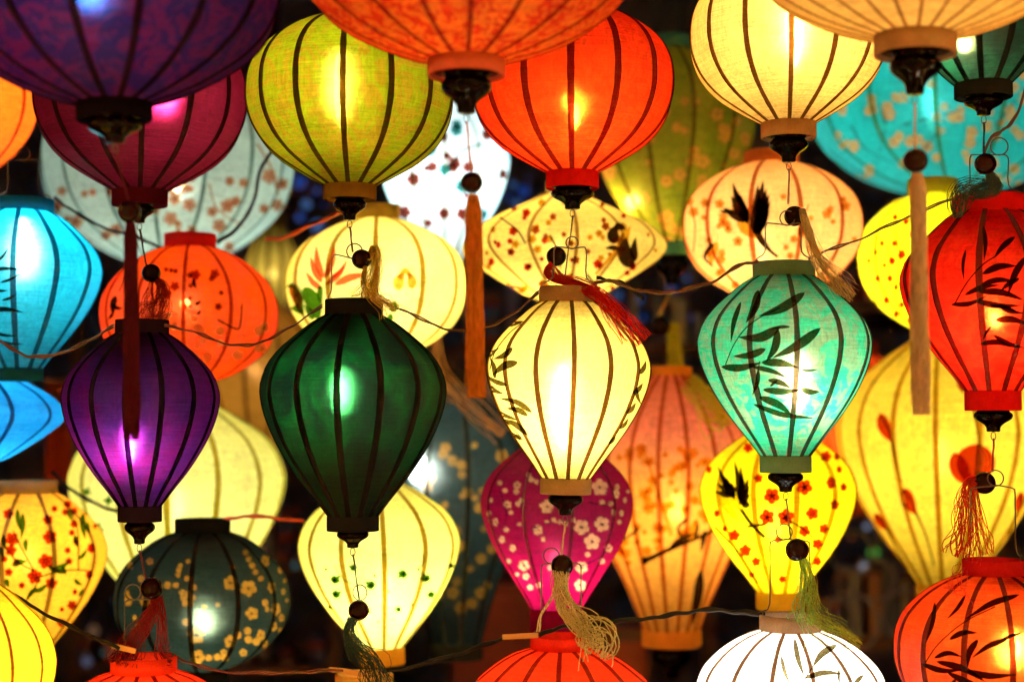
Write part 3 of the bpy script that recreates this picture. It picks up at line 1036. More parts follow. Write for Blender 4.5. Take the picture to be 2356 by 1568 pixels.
for l in [(1828, 1468, 1852, 1560, 9, 4), (1924, 1484, 1868, 1536, 12, 8), (1797, 1508, 1820, 1580, 7, 3), (1850, 1560, 1940, 1550, 10, -8), (1930, 1538, 1932, 1575, 5, 2), (1985, 1552, 1960, 1590, 8, 4), (1760, 1570, 1800, 1600, 8, 3)]:
    P.leaf('ink', *l)
P.line('ink', [(1868, 1536), (1845, 1570), (1820, 1600)], 1.4)
P.build({'ink': ('painted_bamboo', INK)})
A = lantern('orange_bamboo', 'orange red lantern in the bottom right corner with bamboo leaves and starry bulb', 2293, 1322, 1700, 229, 'round', 2.82,
            (.82, .050, .005), (.72, .016, .003), n=14, phase=-8, rct=70, rcb=60, hct=34, power=6, bulb=(25, .42), blen=1.6, bcol=(1.0, .85, .5), rib=(.10,.02,.02), ribw=14, collar=(.50, .012, .010), refr=.28, bail=(52, 165, 8, 22, 18), glow=(.95,.40,.05), see=0.04, brad=0.01, fwd=0.3, streak=0.06, rrough=0.5, pat=(.95, .13, .01), pat_amt=0.45, pat_scale=30, pat_kind='mottle')
P = Painting(A)
for l in [(2222, 1368, 2178, 1425, 7, -4), (2152, 1385, 2130, 1480, 8, -5), (2345, 1368, 2220, 1425, 11, 8), (2185, 1470, 2250, 1455, 10, -8), (2150, 1512, 2215, 1510, 9, -10), (2250, 1470, 2226, 1535, 12, 8),
          (2320, 1468, 2236, 1512, 10, 6), (2120, 1525, 2215, 1540, 10, 8), (2215, 1540, 2340, 1550, 12, 8), (2155, 1520, 2270, 1568, 12, -8), (2180, 1545, 2300, 1590, 12, 6), (2350, 1455, 2290, 1480, 6, 3), (2200, 1560, 2180, 1600, 9, 3)]:
    P.leaf('ink', *l)
P.line('ink', [(2125, 1530), (2160, 1480), (2220, 1430), (2290, 1395)], 1.3)
P.build({'ink': ('painted_bamboo', INKB)})
A = lantern('yellow_corner', 'bright yellow lantern with thin brown ribs filling the bottom left corner', -70, 1345, 1830, 190, 'tear', 2.70,
            (.92, .62, .02), (.80, .42, .01), n=14, phase=20, rct=55, rcb=50, power=8, rib=(.14,.03,.01), ribw=7, see=0.012, refr=0.04)
A = lantern('yellow_collar', 'lantern below the frame of which only the yellow top collar shows at the bottom edge', 836, 1592, 1900, 190, 'tear', 3.1,
            (.90, .62, .10), (.80, .42, .03), n=14, rct=66, rcb=50, hct=40, power=6, rib=(.3,.15,.03), collar=(.75, .48, .12), see=0.012, refr=0.04)

# ---- behind, out of focus
A = lantern('orange_birds', 'squat orange lantern with small birds and blossoms, pink at its right shoulder', 434, 567, 880, 203, 'wide', 3.55,
            (.90, .10, .004), (.85, .05, .006), n=12, phase=8, rct=58, rcb=52, hct=30, power=5.5, bulb=(-10, .42), brad=.011, bcol=(1.0, .75, .42),
            pat=(.85, .10, .10), pat_amt=.35, pat_scale=7, pat_kind='mottle', rib=(.25,.04,.01), ribw=9, collar=(.75, .02, .02), see=0.05, refr=0.06)
P = Painting(A)
rnd = random.Random(4)
P.leaf('ink', 268, 680, 262, 725, 12, 4); P.leaf('ink', 255, 700, 285, 710, 8, 3); P.leaf('ink', 262, 720, 250, 735, 6, 0)
P.leaf('ink', 445, 640, 452, 665, 7, 2); P.leaf('ink', 448, 700, 462, 690, 7, 2); P.leaf('ink', 452, 724, 462, 712, 6, 1)
P.line('ink', [(500, 735), (540, 755), (552, 748), (556, 700)], 2)
P.line('ink', [(275, 670), (300, 620), (318, 600)], 1.5)
for k in range(34):
    x, y = rnd.uniform(380, 620), rnd.uniform(610, 840)
    P.flower('gold' if y > 720 else 'rust', x, y, rnd.uniform(5, 13), rnd.uniform(0, 6), 'ink' if rnd.random() < .2 else None)
P.build({'ink': ('painted_birds', INKB), 'rust': ('painted_blossoms', RUST_T), 'gold': ('painted_gold_blossoms', PEACH_P)})

A = lantern('cyan', 'cyan blue teardrop lantern at the left edge with bamboo painted on its left side', 45, 484, 850, 182, 'tear', 3.30,
            (.004, .38, .50), (.002, .20, .40), n=12, phase=12, rct=70, rcb=52, hct=28, hcb=26, power=7, bulb=(4, .22), blen=3.6, bcol=(.85, 1.0, .98), rib=(.02,.10,.14), ribw=13, collar=(.01, .12, .20), refr=.2, bail=(36, 92, 0, 14, 15), glow=(.4,.9,.85))
P = Painting(A)
for l in [(-30, 625, 50, 620, 7, -5), (-30, 660, 20, 668, 7, 4), (-30, 715, 55, 718, 9, -6), (-20, 760, 40, 772, 6, 4), (-10, 605, 20, 570, 5, 3), (0, 650, 48, 628, 5, 3), (5, 690, 38, 675, 5, 3), (-10, 780, 55, 790, 5, 4)]:
    P.leaf('ink', *l)
P.build({'ink': ('painted_bamboo', INKB)})
A = lantern('blue_disc', 'flat blue lantern shaped like a disc, its rounded tip showing at the left edge', -62, 838, 1066, 205, 'ufo', 3.45,
            (.008, .26, .62), (.006, .24, .48), n=12, phase=12, rct=50, rcb=50, power=7, bcol=(.9, 1, 1), rib=(.02,.08,.14), ribw=10, collar=(.01, .1, .2), see=0.012, refr=0.04)
A = lantern('orange_edge', 'plain orange lantern cut off by the left edge, above the cyan one', -68, 80, 395, 150, 'round', 3.45,
            (.92, .16, .01), (.90, .12, .01), n=12, phase=8, rct=50, rcb=50, power=6, rib=(.3,.06,.02), ribw=9, collar=(.5, .05, .02), see=0.012, refr=0.04)

A = lantern('pale_blossom', 'large pale grey green lantern with faint pink blossoms behind the crimson one', 385, 130, 612, 288, 'wide', 4.15,
            (.42, .58, .48), (.30, .52, .52), n=16, phase=6, rct=70, rcb=64, power=10, bulb=(22, .62), blen=1, brad=.013, bcol=(1.0, .95, .85), rib=(.10,.2,.19), ribw=9, collar=(.25, .25, .2), see=0.06, refr=0.05)
P = Painting(A)
rnd = random.Random(9)
for k in range(46):
    x, y = rnd.uniform(110, 650), rnd.uniform(400, 590)
    P.flower('pink', x, y, rnd.uniform(9, 19), rnd.uniform(0, 6), 'rust' if rnd.random() < .4 else None)
P.line('pink', [(590, 330), (620, 380), (640, 450)], 3)
P.line('pink', [(480, 420), (500, 480), (560, 520)], 2)
P.build({'pink': ('painted_blossoms', tint_mat((.85, .42, .28), .2, 'faded_pink')), 'rust': ('painted_stamens', RUST_T)})

A = lantern('white_glare', 'overexposed white teardrop lantern with pink blossoms glaring between the olive and scarlet ones', 1022, 232, 600, 150, 'tear', 4.4,
            (.80, .92, .95), (.25, .70, .85), n=12, phase=3, rct=50, rcb=45, power=7, bulb=(0, .5), blen=3, bcol=(.92, 1.0, 1.0), rib=(.3,.3,.15), ribw=8, collar=(.5, .4, .2), see=0.012, refr=0.04)
P = Painting(A)
rnd = random.Random(10)
for k in range(34):
    P.flower(('pink', 'teal', 'pink')[k % 3], rnd.uniform(885, 1160), rnd.uniform(270, 540), rnd.uniform(8, 19), rnd.uniform(0, 6))
P.line('teal', [(1030, 390), (1060, 350), (1110, 330)], 3)
P.build({'pink': ('painted_blossoms', tint_mat((.30, .05, .03), .15, 'deep_pink')), 'teal': ('painted_twigs', tint_mat((.05, .30, .28), .15, 'teal_wash'))})

A = lantern('orchid', 'round pale yellow lantern with a red spider flower and green leaves painted on its left', 866, 502, 832, 208, 'round', 3.6,
            (.92, .86, .26), (.75, .55, .03), n=12, phase=4, rct=50, rcb=50, hct=32, power=6.5, bulb=(30, .45), blen=3, rib=(.34,.20,.012), ribw=12, collar=(.62, .42, .06), see=0.006, refr=0.02)
P = Painting(A)
for l in [(742, 650, 715, 590, 8, -4), (745, 640, 728, 565, 8, -5), (748, 640, 770, 560, 8, 5), (750, 655, 800, 598, 7, 6), (740, 665, 705, 625, 7, -4), (770, 655, 850, 630, 9, -5), (760, 640, 795, 610, 5, 3)]:
    P.leaf('pink', *l)
for l in [(672, 650, 700, 725, 22, 8), (700, 660, 735, 740, 18, -6), (738, 655, 740, 700, 7, 2), (906, 718, 908, 690, 9, 0), (900, 720, 892, 750, 7, 0), (722, 735, 700, 700, 8, 2)]:
    P.leaf('green', *l)
P.leaf('rust', 668, 655, 690, 720, 12, -6)
P.leaf('gold', 916, 668, 930, 625, 13, -5); P.leaf('gold', 948, 665, 938, 625, 11, 4); P.line('gold', [(918, 640), (932, 622), (946, 640)], 6)
P.build({'pink': ('painted_flower', tint_mat((.80, .16, .10), .15, 'coral_wash')), 'green': ('painted_leaves', GREEN_T), 'rust': ('painted_stem', RUST_T), 'gold': ('painted_bud', tint_mat((.62, .42, .08), .1, 'ochre_wash'))})

A = lantern('saucer', 'saucer shaped yellow lantern with red blossoms and a crane painted at its right', 1298, 442, 692, 236, 'ufo', 3.6,
            (.92, .72, .16), (.85, .60, .08), n=14, phase=5, rct=42, rcb=60, hct=28, hcb=0, power=6, bulb=(-20, .55), blen=1.5, rib=(.30,.16,.03), ribw=8, collar=(.62, .50, .30), see=0.006, refr=0.02)
P = Painting(A)
rnd = random.Random(12)
for k in range(90):
    x, y = rnd.uniform(1075, 1520), rnd.uniform(460, 680)
    P.flower(('rust', 'red', 'gold')[k % 3], x, y, rnd.uniform(5, 11), rnd.uniform(0, 6), sq=.7 if abs(x - 1298) > 150 else 1)
P.leaf('crane', 1416, 560, 1420, 518, 14, -8); P.leaf('crane', 1412, 522, 1440, 528, 9, -3); P.leaf('crane', 1455, 615, 1440, 545, 18, -10); P.leaf('crane', 1425, 572, 1392, 570, 6, 2); P.leaf('crane', 1462, 600, 1462, 545, 9, -4)
P.leaf('body', 1425, 588, 1450, 520, 12, -4); P.line('gold', [(1430, 560), (1405, 590), (1370, 630)], 6, 3)
P.line('ink', [(1265, 540), (1285, 580), (1290, 620)], 2.5, 1.5); P.line('ink', [(1110, 640), (1160, 655), (1200, 660)], 2); P.line('ink', [(1345, 640), (1370, 655), (1350, 630)], 2.5)
P.line('ink', [(1150, 500), (1190, 530), (1210, 560)], 2)
P.build({'body': ('painted_crane_body', GOLD_T), 'crane': ('painted_crane', INKB), 'ink': ('painted_twigs', INKB), 'rust': ('painted_rust_blossoms', RUST_T), 'red': ('painted_red_blossoms', RED_T), 'gold': ('painted_gold_blossoms', GOLD_T)})

A = lantern('moss', 'tall olive green lantern with orange blossoms behind the scarlet one, teal collar on top', 1545, 112, 562, 200, 'tear', 4.15,
            (.26, .27, .010), (.32, .22, .008), n=12, phase=9, rct=52, rcb=52, hct=30, hcb=28, power=6.5, bulb=(-90, .78), brad=.02, bcol=(1, .85, .55), see=0.09,
            pat=(.50, .34, .02), pat_amt=.6, pat_scale=9, pat_kind='mottle', rib=(.25,.18,.05), ribw=9, fin=(40, 70), collar=(.10, .36, .25), refr=0.05, dye=True)
hang(A, [(1514, 680, 0), (1513, 710, 0), (1513, 730, 0)], (1519, 750, 24, 0), string_col=(.65, .42, .18), r=.004)
straight_tassel(A, 1548, 742, 868, 17, (.85, .68, .06), 71, dx=8, n=60)
strands(A['e'], [(1560, 860, 4.14), (1590, 880, 3.95), (1640, 930, 3.80), (1690, 980, 3.78)], 50, lambda t: .02 + .02 * t, (.85, .60, .05), seed=72, r=.002)
P = Dye(A)
rnd = random.Random(13)
for k in range(70):
    x, y = rnd.uniform(1390, 1740), rnd.uniform(230, 560)
    P.flower((.75, .32, .03), x, y, rnd.uniform(7, 19), rnd.uniform(0, 6), (.20, .12, .01) if rnd.random() < .5 else None)
P.line((.03, .02, .005), [(1480, 465), (1560, 450), (1640, 452)], 2)
P.build()

A = lantern('peach_crane', 'round peach lantern with a black winged crane painted on it, orange collar', 1777, 374, 694, 209, 'round', 3.62,
            (.92, .55, .17), (.90, .28, .03), n=12, phase=8, rct=62, rcb=56, hct=28, hcb=0, power=6.5, bulb=(-20, .62), blen=2, rib=(.42,.12,.03), ribw=11, collar=(.85, .26, .06), see=0.006, refr=0.02)
P = Painting(A)
for i, (x, y) in enumerate([(1690, 425), (1698, 440), (1708, 452), (1686, 455), (1668, 482), (1712, 470)]):
    P.leaf('crane', 1722, 515 - i * 2, x - 4, y - 4, 11, -3)
for i, (x, y) in enumerate([(1740, 430), (1752, 420), (1760, 440), (1766, 452), (1768, 470), (1766, 490), (1762, 508), (1752, 525)]):
    P.leaf('crane', 1730, 530, x + 4, y - 5, 11, 4)
P.leaf('crane', 1655, 485, 1700, 492, 4, 0)
P.leaf('body', 1700, 500, 1745, 548, 13, 6); P.leaf('body', 1728, 470, 1735, 530, 7, 2); P.leaf('crane', 1738, 520, 1785, 590, 7, 6); P.line('ink', [(1735, 535), (1752, 560), (1790, 590)], 2.5)
P.line('rust', [(1800, 600), (1840, 640), (1880, 660)], 3)
P.line('ink', [(1640, 560), (1622, 590), (1640, 612)], 6, 2); P.leaf('body', 1650, 555, 1635, 612, 10, 3)
rnd = random.Random(14)
for k in range(46):
    x, y = rnd.choice([(rnd.uniform(1575, 1700), rnd.uniform(440, 680)), (rnd.uniform(1800, 1970), rnd.uniform(440, 650))])
    P.flower('gold', x, y, rnd.uniform(7, 13), rnd.uniform(0, 6), 'rust' if rnd.random() < .3 else None)
P.line('rust', [(1860, 470), (1845, 520), (1870, 570)], 1.6); P.line('rust', [(1590, 470), (1600, 520), (1596, 580)], 1.6)
P.build({'body': ('painted_crane_body', GOLD_T), 'crane': ('painted_crane', INKB), 'ink': ('painted_twigs', INKB), 'gold': ('painted_blossoms', tint_mat((.80, .50, .16), .12, 'honey_wash')), 'rust': ('painted_twigs', RUST_T)})

A = lantern('turquoise', 'wide turquoise lantern with orange plum blossom, behind the bead strings at the right', 2192, 20, 452, 325, 'wide', 4.3,
            (.015, .56, .50), (.08, .40, .40), n=14, phase=4, rct=60, rcb=64, power=8, bulb=(-50, .5), blen=2.5, bcol=(.9, 1, .95), rib=(.22,.35,.15), ribw=10, collar=(.1, .4, .3), see=0.012, refr=0.04, dye=True)
P = Dye(A)
rnd = random.Random(15)
for k in range(70):
    x, y = rnd.uniform(1890, 2370), rnd.uniform(160, 430)
    P.flower((.70, .36, .10), x, y, rnd.uniform(9, 17), rnd.uniform(0, 6), (.03, .10, .08) if rnd.random() < .5 else None, sq=.75 if x < 2000 else 1)
for pl in [[(1900, 340), (1980, 395), (2100, 425), (2250, 450)], [(2070, 290), (2150, 270), (2220, 250)], [(2030, 240), (2035, 300), (2010, 400)], [(1960, 290), (1990, 340), (2060, 380)], [(2280, 300), (2330, 240), (2356, 200)], [(2120, 350), (2160, 300), (2190, 230)]]:
    P.line((.03, .10, .08), pl, 3, 2)
P.build()

A = lantern('lemon_blossom', 'lemon yellow lantern with red plum blossom, half hidden by the bright red one', 2150, 445, 762, 171, 'round', 3.7,
            (.86, .82, .01), (.70, .66, .02), n=10, phase=9, rct=56, rcb=50, hct=34, power=7, bulb=(-10, .5), blen=2, bcol=(1, .95, .7), rib=(.20, .16, .02), ribw=6, collar=(.50, .52, .05), see=0.006, refr=0.02)
P = Painting(A)
for x, y, r in [(2053, 600, 10), (2058, 560, 8), (2075, 585, 12), (2048, 640, 9), (2090, 612, 14), (2088, 680, 11), (2040, 690, 9), (2112, 745, 13), (2075, 700, 8), (2045, 735, 10), (2062, 660, 7), (2020, 640, 8), (2030, 560, 7), (2085, 510, 9), (2060, 500, 8), (2100, 540, 9), (2015, 580, 6), (2045, 770, 9), (2110, 700, 9), (2062, 722, 8), (2130, 590, 8), (2095, 648, 8), (2035, 610, 6), (2000, 600, 6), (2095, 735, 8)]:
    P.flower('red', x, y, r, x, sq=.8)
P.line('dark', [(2060, 530), (2070, 600), (2060, 680), (2075, 720)], 1.6); P.line('dark', [(2010, 690), (2050, 740), (2100, 755)], 2.4); P.line('dark', [(2040, 560), (2050, 600)], 1.5)
P.build({'red': ('painted_blossoms', tint_mat((.60, .03, .01), .15, 'cherry_wash')), 'dark': ('painted_twigs', INK)})

A = lantern('tulip', 'big yellow teardrop lantern with closed red tulip buds on long stems', 2172, 775, 1345, 240, 'tear', 4.0,
            (.92, .72, .06), (.80, .42, .01), n=16, phase=4, rct=58, rcb=64, hct=24, hcb=70, power=8, bulb=(0, .48), blen=3, rib=(.40,.20,.008), ribw=12, collar=(.62, .36, .03), see=0.006, refr=0.02, pat=(.92,.60,.03), pat_amt=0.3)
P = Painting(A)
for l in [(2026, 950, 2054, 1018, 15, 4), (2080, 1122, 2110, 1184, 16, 4), (2014, 1180, 2044, 1220, 10, 2), (2228, 905, 2240, 940, 7, 2), (2205, 870, 2216, 905, 6, 2), (2352, 1130, 2338, 1180, 9, 3)]:
    P.leaf('red', *l); P.leaf('ink', l[0] - 5, l[1] - 2, l[2] + 2, l[3] + 10, 3.5, -6)
P.leaf('red', 2250, 1020, 2255, 1130, 45, 8); P.leaf('red', 2195, 1040, 2240, 1120, 22, 8)
for pl in [[(2052, 1012), (2062, 1060), (2075, 1110)], [(2108, 1178), (2130, 1230), (2150, 1300)], [(2042, 1215), (2062, 1260), (2090, 1310)], [(2240, 940), (2250, 1000), (2250, 1030)], [(2338, 1180), (2320, 1230), (2300, 1280)]]:
    P.line('ink', pl, 3, 1.5)
P.build({'red': ('painted_tulips', RED_T), 'ink': ('painted_stems', tint_mat((.20, .14, .03), .12, 'stem_wash'))})

A = lantern('ember', 'deep orange lantern mostly hidden between the jade and the tulip lantern', 1985, 815, 1150, 120, 'tear', 4.75,
            (.90, .10, .01), (.85, .06, .01), n=12, rct=40, rcb=40, power=6, rib=(.3, .02, .01), ribw=8, collar=(.4, .05, .02), see=0.012, refr=0.04)

A = lantern('plum_branch', 'tall peach and pink lantern with a blossoming branch, crane and close ribs', 1545, 862, 1448, 190, 'tear', 4.0,
            (.92, .43, .045), (.88, .18, .01), n=18, phase=6, rct=50, rcb=68, hct=20, hcb=36, power=6, bulb=(10, .52), blen=2.2, bcol=(1, .88, .72), pat=(.92, .24, .13), pat_amt=0.9, pat_scale=4, pat_kind='top', rib=(.5,.12,.02), ribw=11, fin=(44, 78), collar=(.85, .30, .04), see=0.012, refr=0.04)
P = Painting(A)
rnd = random.Random(17)
for k in range(60):
    t = rnd.random()
    x, y = rnd.choice([(1470 + 70 * t + rnd.gauss(0, 22), 1020 + 230 * t), (1640 - 230 * t, 1190 + 80 * t + rnd.gauss(0, 22)), (1560 + rnd.gauss(0, 35), 1020 + 130 * t)])
    P.flower('gold', x, y, rnd.uniform(7, 14), rnd.uniform(0, 6))
P.line('gold', [(1480, 1030), (1510, 1120), (1545, 1230)], 3, 5)
P.line('ink', [(1482, 1290), (1540, 1262), (1600, 1238), (1650, 1215)], 6, 3); P.blob('ink', 1484, 1288, 8, 10); P.leaf('crane', 1540, 1262, 1600, 1225, 8, -4)
P.line('ink', [(1572, 1240), (1560, 1215), (1580, 1192)], 3.5); P.leaf('body', 1570, 1245, 1605, 1195, 14, 4); P.line('ink', [(1600, 1235), (1605, 1205)], 4)
P.leaf('crane', 1612, 1310, 1592, 1440, 11, -2); P.leaf('crane', 1622, 1218, 1612, 1270, 6, 0); P.line('ink', [(1410, 1255), (1450, 1230), (1470, 1215)], 3)
P.build({'body': ('painted_crane_body', tint_mat((.88, .60, .10), .12, 'yolk_wash')), 'crane': ('painted_crane', INKB), 'ink': ('painted_twigs', INKB), 'gold': ('painted_blossoms', tint_mat((.88, .60, .10), .12, 'yolk_wash'))})

A = lantern('lemon_crane', 'acid yellow teardrop lantern with a crane and red blossom below the jade one', 1793, 985, 1362, 182, 'tear', 3.5,
            (.90, .78, .006), (.78, .55, .01), n=12, phase=3, rct=50, rcb=52, hct=20, hcb=38, power=6.5, bulb=(-10, .6), blen=2.5, bcol=(1, .95, .75), rib=(.45,.22,.005), ribw=12, collar=(.80, .48, .02), see=0.006, refr=0.02)
P = Painting(A)
for i, (x, y) in enumerate([(1652, 1072), (1662, 1088), (1672, 1098), (1650, 1110), (1646, 1130), (1684, 1110)]):
    P.leaf('crane', 1692, 1148 - i * 3, x, y, 8, -3)
for i, (x, y) in enumerate([(1690, 1060), (1704, 1072), (1708, 1090), (1722, 1100), (1724, 1118), (1726, 1136), (1722, 1152)]):
    P.leaf('crane', 1700, 1150, x, y, 7, 4)
P.blob('crane', 1716, 1160, 10, 8); P.leaf('body', 1660, 1135, 1700, 1195, 12, 4); P.leaf('body', 1680, 1120, 1708, 1180, 9, 3)
P.line('ink', [(1705, 1170), (1730, 1205), (1760, 1235)], 4); P.line('ink', [(1720, 1210), (1760, 1205)], 3)
rnd = random.Random(18)
for x, y, r in [(1762, 1018, 14), (1790, 1010, 12), (1845, 1010, 13), (1770, 1070, 15), (1776, 1140, 16), (1765, 1188, 16), (1808, 1188, 17), (1850, 1120, 16), (1868, 1180, 13), (1900, 1050, 11), (1912, 1110, 13), (1925, 1050, 8), (1920, 1160, 11), (1895, 1215, 10), (1850, 1220, 12),
                (1880, 1250, 11), (1842, 1255, 13), (1690, 1230, 12), (1715, 1265, 13), (1740, 1290, 10), (1800, 1330, 8), (1880, 1290, 9), (1640, 1040, 8), (1632, 1080, 8), (1650, 1180, 8), (1668, 1215, 7), (1940, 1120, 8), (1930, 1080, 7), (1722, 1030, 10), (1745, 1100, 9), (1835, 1060, 7), (1830, 1090, 6), (1730, 1320, 7), (1790, 1240, 8)]:
    P.flower('red', x, y, r * 1.2, x, 'ink' if r > 15 else None, sq=.7 if abs(x - 1793) > 110 else 1)
P.line('dark', [(1800, 1190), (1840, 1210), (1870, 1235)], 2); P.line('dark', [(1645, 1210), (1700, 1270), (1745, 1340)], 3, 2)
P.build({'crane': ('painted_crane', INKB), 'ink': ('painted_twigs', INKB), 'dark': ('painted_twigs', INK), 'body': ('painted_crane_body', OLIVE_T), 'red': ('painted_blossoms', tint_mat((.62, .04, .01), .15, 'cherry_wash'))})

A = lantern('magenta', 'magenta teardrop lantern covered with cream plum blossom sprays', 1280, 1010, 1402, 176, 'tear', 3.35,
            (.26, .002, .045), (.30, .003, .02), n=10, phase=10, rct=50, rcb=60, hct=20, hcb=52, power=4.6, bulb=(0, .72), blen=1.6, bcol=(1, .7, .75), rib=(.3,.1,.2), ribw=8, collar=(.20, .004, .04), see=0.012, refr=0.04, dye=True)
P = Dye(A)
for x, y, r in [(1380, 1120, 24), (1338, 1212, 22), (1385, 1205, 22), (1362, 1245, 23), (1258, 1165, 20), (1238, 1218, 15), (1338, 1305, 18), (1335, 1345, 17), (1205, 1300, 16), (1418, 1135, 14), (1412, 1178, 10), (1168, 1160, 12), (1190, 1115, 12), (1140, 1200, 12),
                (1155, 1240, 12), (1210, 1325, 10), (1265, 1305, 8), (1420, 1120, 10), (1438, 1150, 8), (1430, 1180, 9), (1400, 1260, 12), (1385, 1290, 9), (1180, 1260, 10), (1125, 1180, 9), (1240, 1345, 9), (1220, 1350, 9), (1300, 1330, 8), (1262, 1098, 10), (1216, 1092, 8)]:
    P.flower((.62, .42, .16), x, y, r * .85, x * .7, (.012, .002, .006), sq=.6 if abs(x - 1280) > 120 else 1)
for x, y, r in [(1302, 1203, 8), (1288, 1200, 7), (1320, 1196, 7), (1222, 1102, 8), (1200, 1150, 7), (1235, 1108, 7), (1188, 1130, 8), (1192, 1158, 8), (1385, 1155, 8), (1405, 1158, 7), (1162, 1128, 7), (1175, 1178, 7), (1165, 1218, 7), (1258, 1200, 6), (1275, 1195, 7), (1170, 1290, 7), (1190, 1320, 6), (1425, 1200, 6), (1445, 1130, 5), (1130, 1150, 6), (1150, 1110, 7), (1195, 1205, 6), (1250, 1240, 7), (1352, 1275, 7)]:
    P.blob((.62, .42, .16), x, y, r * .85)
for pl in [[(1355, 1155), (1390, 1160), (1425, 1150)], [(1225, 1215), (1270, 1200), (1320, 1195)], [(1150, 1130), (1165, 1180), (1150, 1240)], [(1340, 1300), (1380, 1280), (1430, 1230)], [(1200, 1290), (1225, 1330), (1240, 1380)]]:
    P.line((.012, .002, .006), pl, 2, 1.2)
P.build()

A = lantern('slate', 'slate grey green lantern with orange blossom, in the dark behind the bottle green one', 1050, 880, 1480, 150, 'tear', 4.2,
            (.02, .042, .036), (.02, .028, .02), n=10, phase=12, rct=40, rcb=60, power=7, bulb=(-85, .34), brad=.032, blen=1.2, bcol=(.95, 1, .95), see=0.09, rib=(.08,.08,.08), ribw=10, collar=(.03, .03, .03), refr=0.1, glow=(.8,.9,.8), dye=True)
P = Dye(A)
rnd = random.Random(20)
for k in range(44):
    P.flower((.55, .26, .03), rnd.uniform(960, 1190), rnd.uniform(1010, 1400), rnd.uniform(8, 16), rnd.uniform(0, 6), (.006, .006, .006) if rnd.random() < .4 else None)
P.line((.006, .006, .006), [(985, 1080), (1080, 1050), (1180, 1015)], 3)
P.build()
strands(A['e'], [(1003, 770, 4.0), (1005, 800, 4.0), (1008, 850, 4.02), (1040, 900, 4.05), (1100, 950, 4.05), (1175, 1010, 4.1)], 18, lambda t: .012 + .012 * t, (.75, .42, .28), seed=81, r=.002)

A = lantern('ivy', 'pale lime yellow teardrop lantern with ivy leaves scattered round its lower half', 880, 1108, 1490, 186, 'tear', 3.55,
            (.88, .86, .20), (.75, .62, .03), n=12, phase=8, rct=48, rcb=50, hct=20, hcb=36, power=7, bulb=(10, .62), blen=3, bcol=(1, .97, .8), rib=(.30,.17,.008), ribw=12, collar=(.85, .46, .04), tilt=-2, see=0.006, refr=0.02)
P = Painting(A)
for x, y, r in [(770, 1333, 15), (772, 1366, 14), (815, 1305, 12), (855, 1345, 15), (928, 1318, 15), (980, 1330, 15), (965, 1210, 0), (842, 1402, 12), (918, 1400, 10), (990, 1365, 12), (1035, 1300, 9), (1002, 1412, 11), (1040, 1350, 8), (750, 1308, 5), (895, 1360, 4), (862, 1322, 5), (948, 1388, 4), (962, 1308, 5), (870, 1428, 4), (1058, 1275, 5), (758, 1395, 6), (1020, 1390, 6)]:
    if r:
        a = (x * 37 + y) % 6.28
        for q in range(3):
            P.leaf('green', x - r * .5 * cos(a), y - r * .4 * sin(a), x + r * (1.3 - .3 * abs(q - 1)) * cos(a + (q - 1) * .8), y + r * (1.1 - .3 * abs(q - 1)) * sin(a + (q - 1) * .8), r * .42, 0)
P.line('green', [(965, 1305), (975, 1290), (972, 1275)], 1.2); P.line('green', [(1030, 1305), (1050, 1300)], 1.2); P.line('green', [(770, 1300), (790, 1330), (830, 1350)], .9)
P.build({'green': ('painted_ivy', GREEN_T)})

A = lantern('black_gold', 'squat blackish green lantern sprinkled with orange blossom and a small white bulb glare', 463, 1224, 1538, 202, 'wide', 3.45,
            (.010, .020, .014), (.008, .012, .009), n=12, phase=4, rct=62, rcb=60, hct=30, power=6.5, bulb=(12, .64), brad=0.01, blen=1.6, bcol=(.95, 1, .85), rib=(.03,.03,.03), ribw=12, collar=(.010, .012, .012), cotrans=.1, refl=0.25, refr=0.12, glow=(.25,.32,.2), see=0.03, dye=True, fwd=0.2)
P = Dye(A)
for x, y, r in [(432, 1377, 20), (530, 1340, 18), (572, 1352, 20), (452, 1460, 21), (530, 1475, 16), (580, 1410, 16), (610, 1290, 15), (625, 1350, 14), (645, 1310, 9), (635, 1400, 16), (648, 1420, 10), (600, 1460, 14), (455, 1510, 18), (335, 1382, 15), (295, 1380, 14), (300, 1300, 10), (345, 1290, 9), (610, 1480, 11), (560, 1500, 10), (652, 1360, 8), (630, 1440, 12), (515, 1500, 9)]:
    P.flower((.34, .15, .012), x, y, r, x, (.01, .008, .004), sq=.65 if abs(x - 463) > 130 else 1)
for x, y, r in [(412, 1310, 7), (416, 1300, 6), (410, 1322, 6), (430, 1330, 7), (385, 1345, 9), (405, 1345, 7), (448, 1350, 7), (420, 1362, 8), (470, 1395, 7), (500, 1390, 6), (428, 1430, 9), (565, 1270, 7), (572, 1285, 7), (580, 1300, 8), (588, 1315, 7), (600, 1330, 7), (610, 1385, 8), (615, 1400, 7), (548, 1460, 9), (570, 1450, 9), (572, 1470, 9), (590, 1475, 9), (500, 1510, 8), (518, 1512, 9), (480, 1512, 8), (350, 1360, 9), (352, 1385, 9), (292, 1365, 8), (325, 1330, 8), (310, 1420, 7), (318, 1440, 7), (660, 1380, 5), (645, 1450, 7), (655, 1335, 5), (432, 1290, 6)]:
    P.blob((.34, .15, .012), x, y, r * (.7 if abs(x - 463) > 150 else 1), r)
P.build()

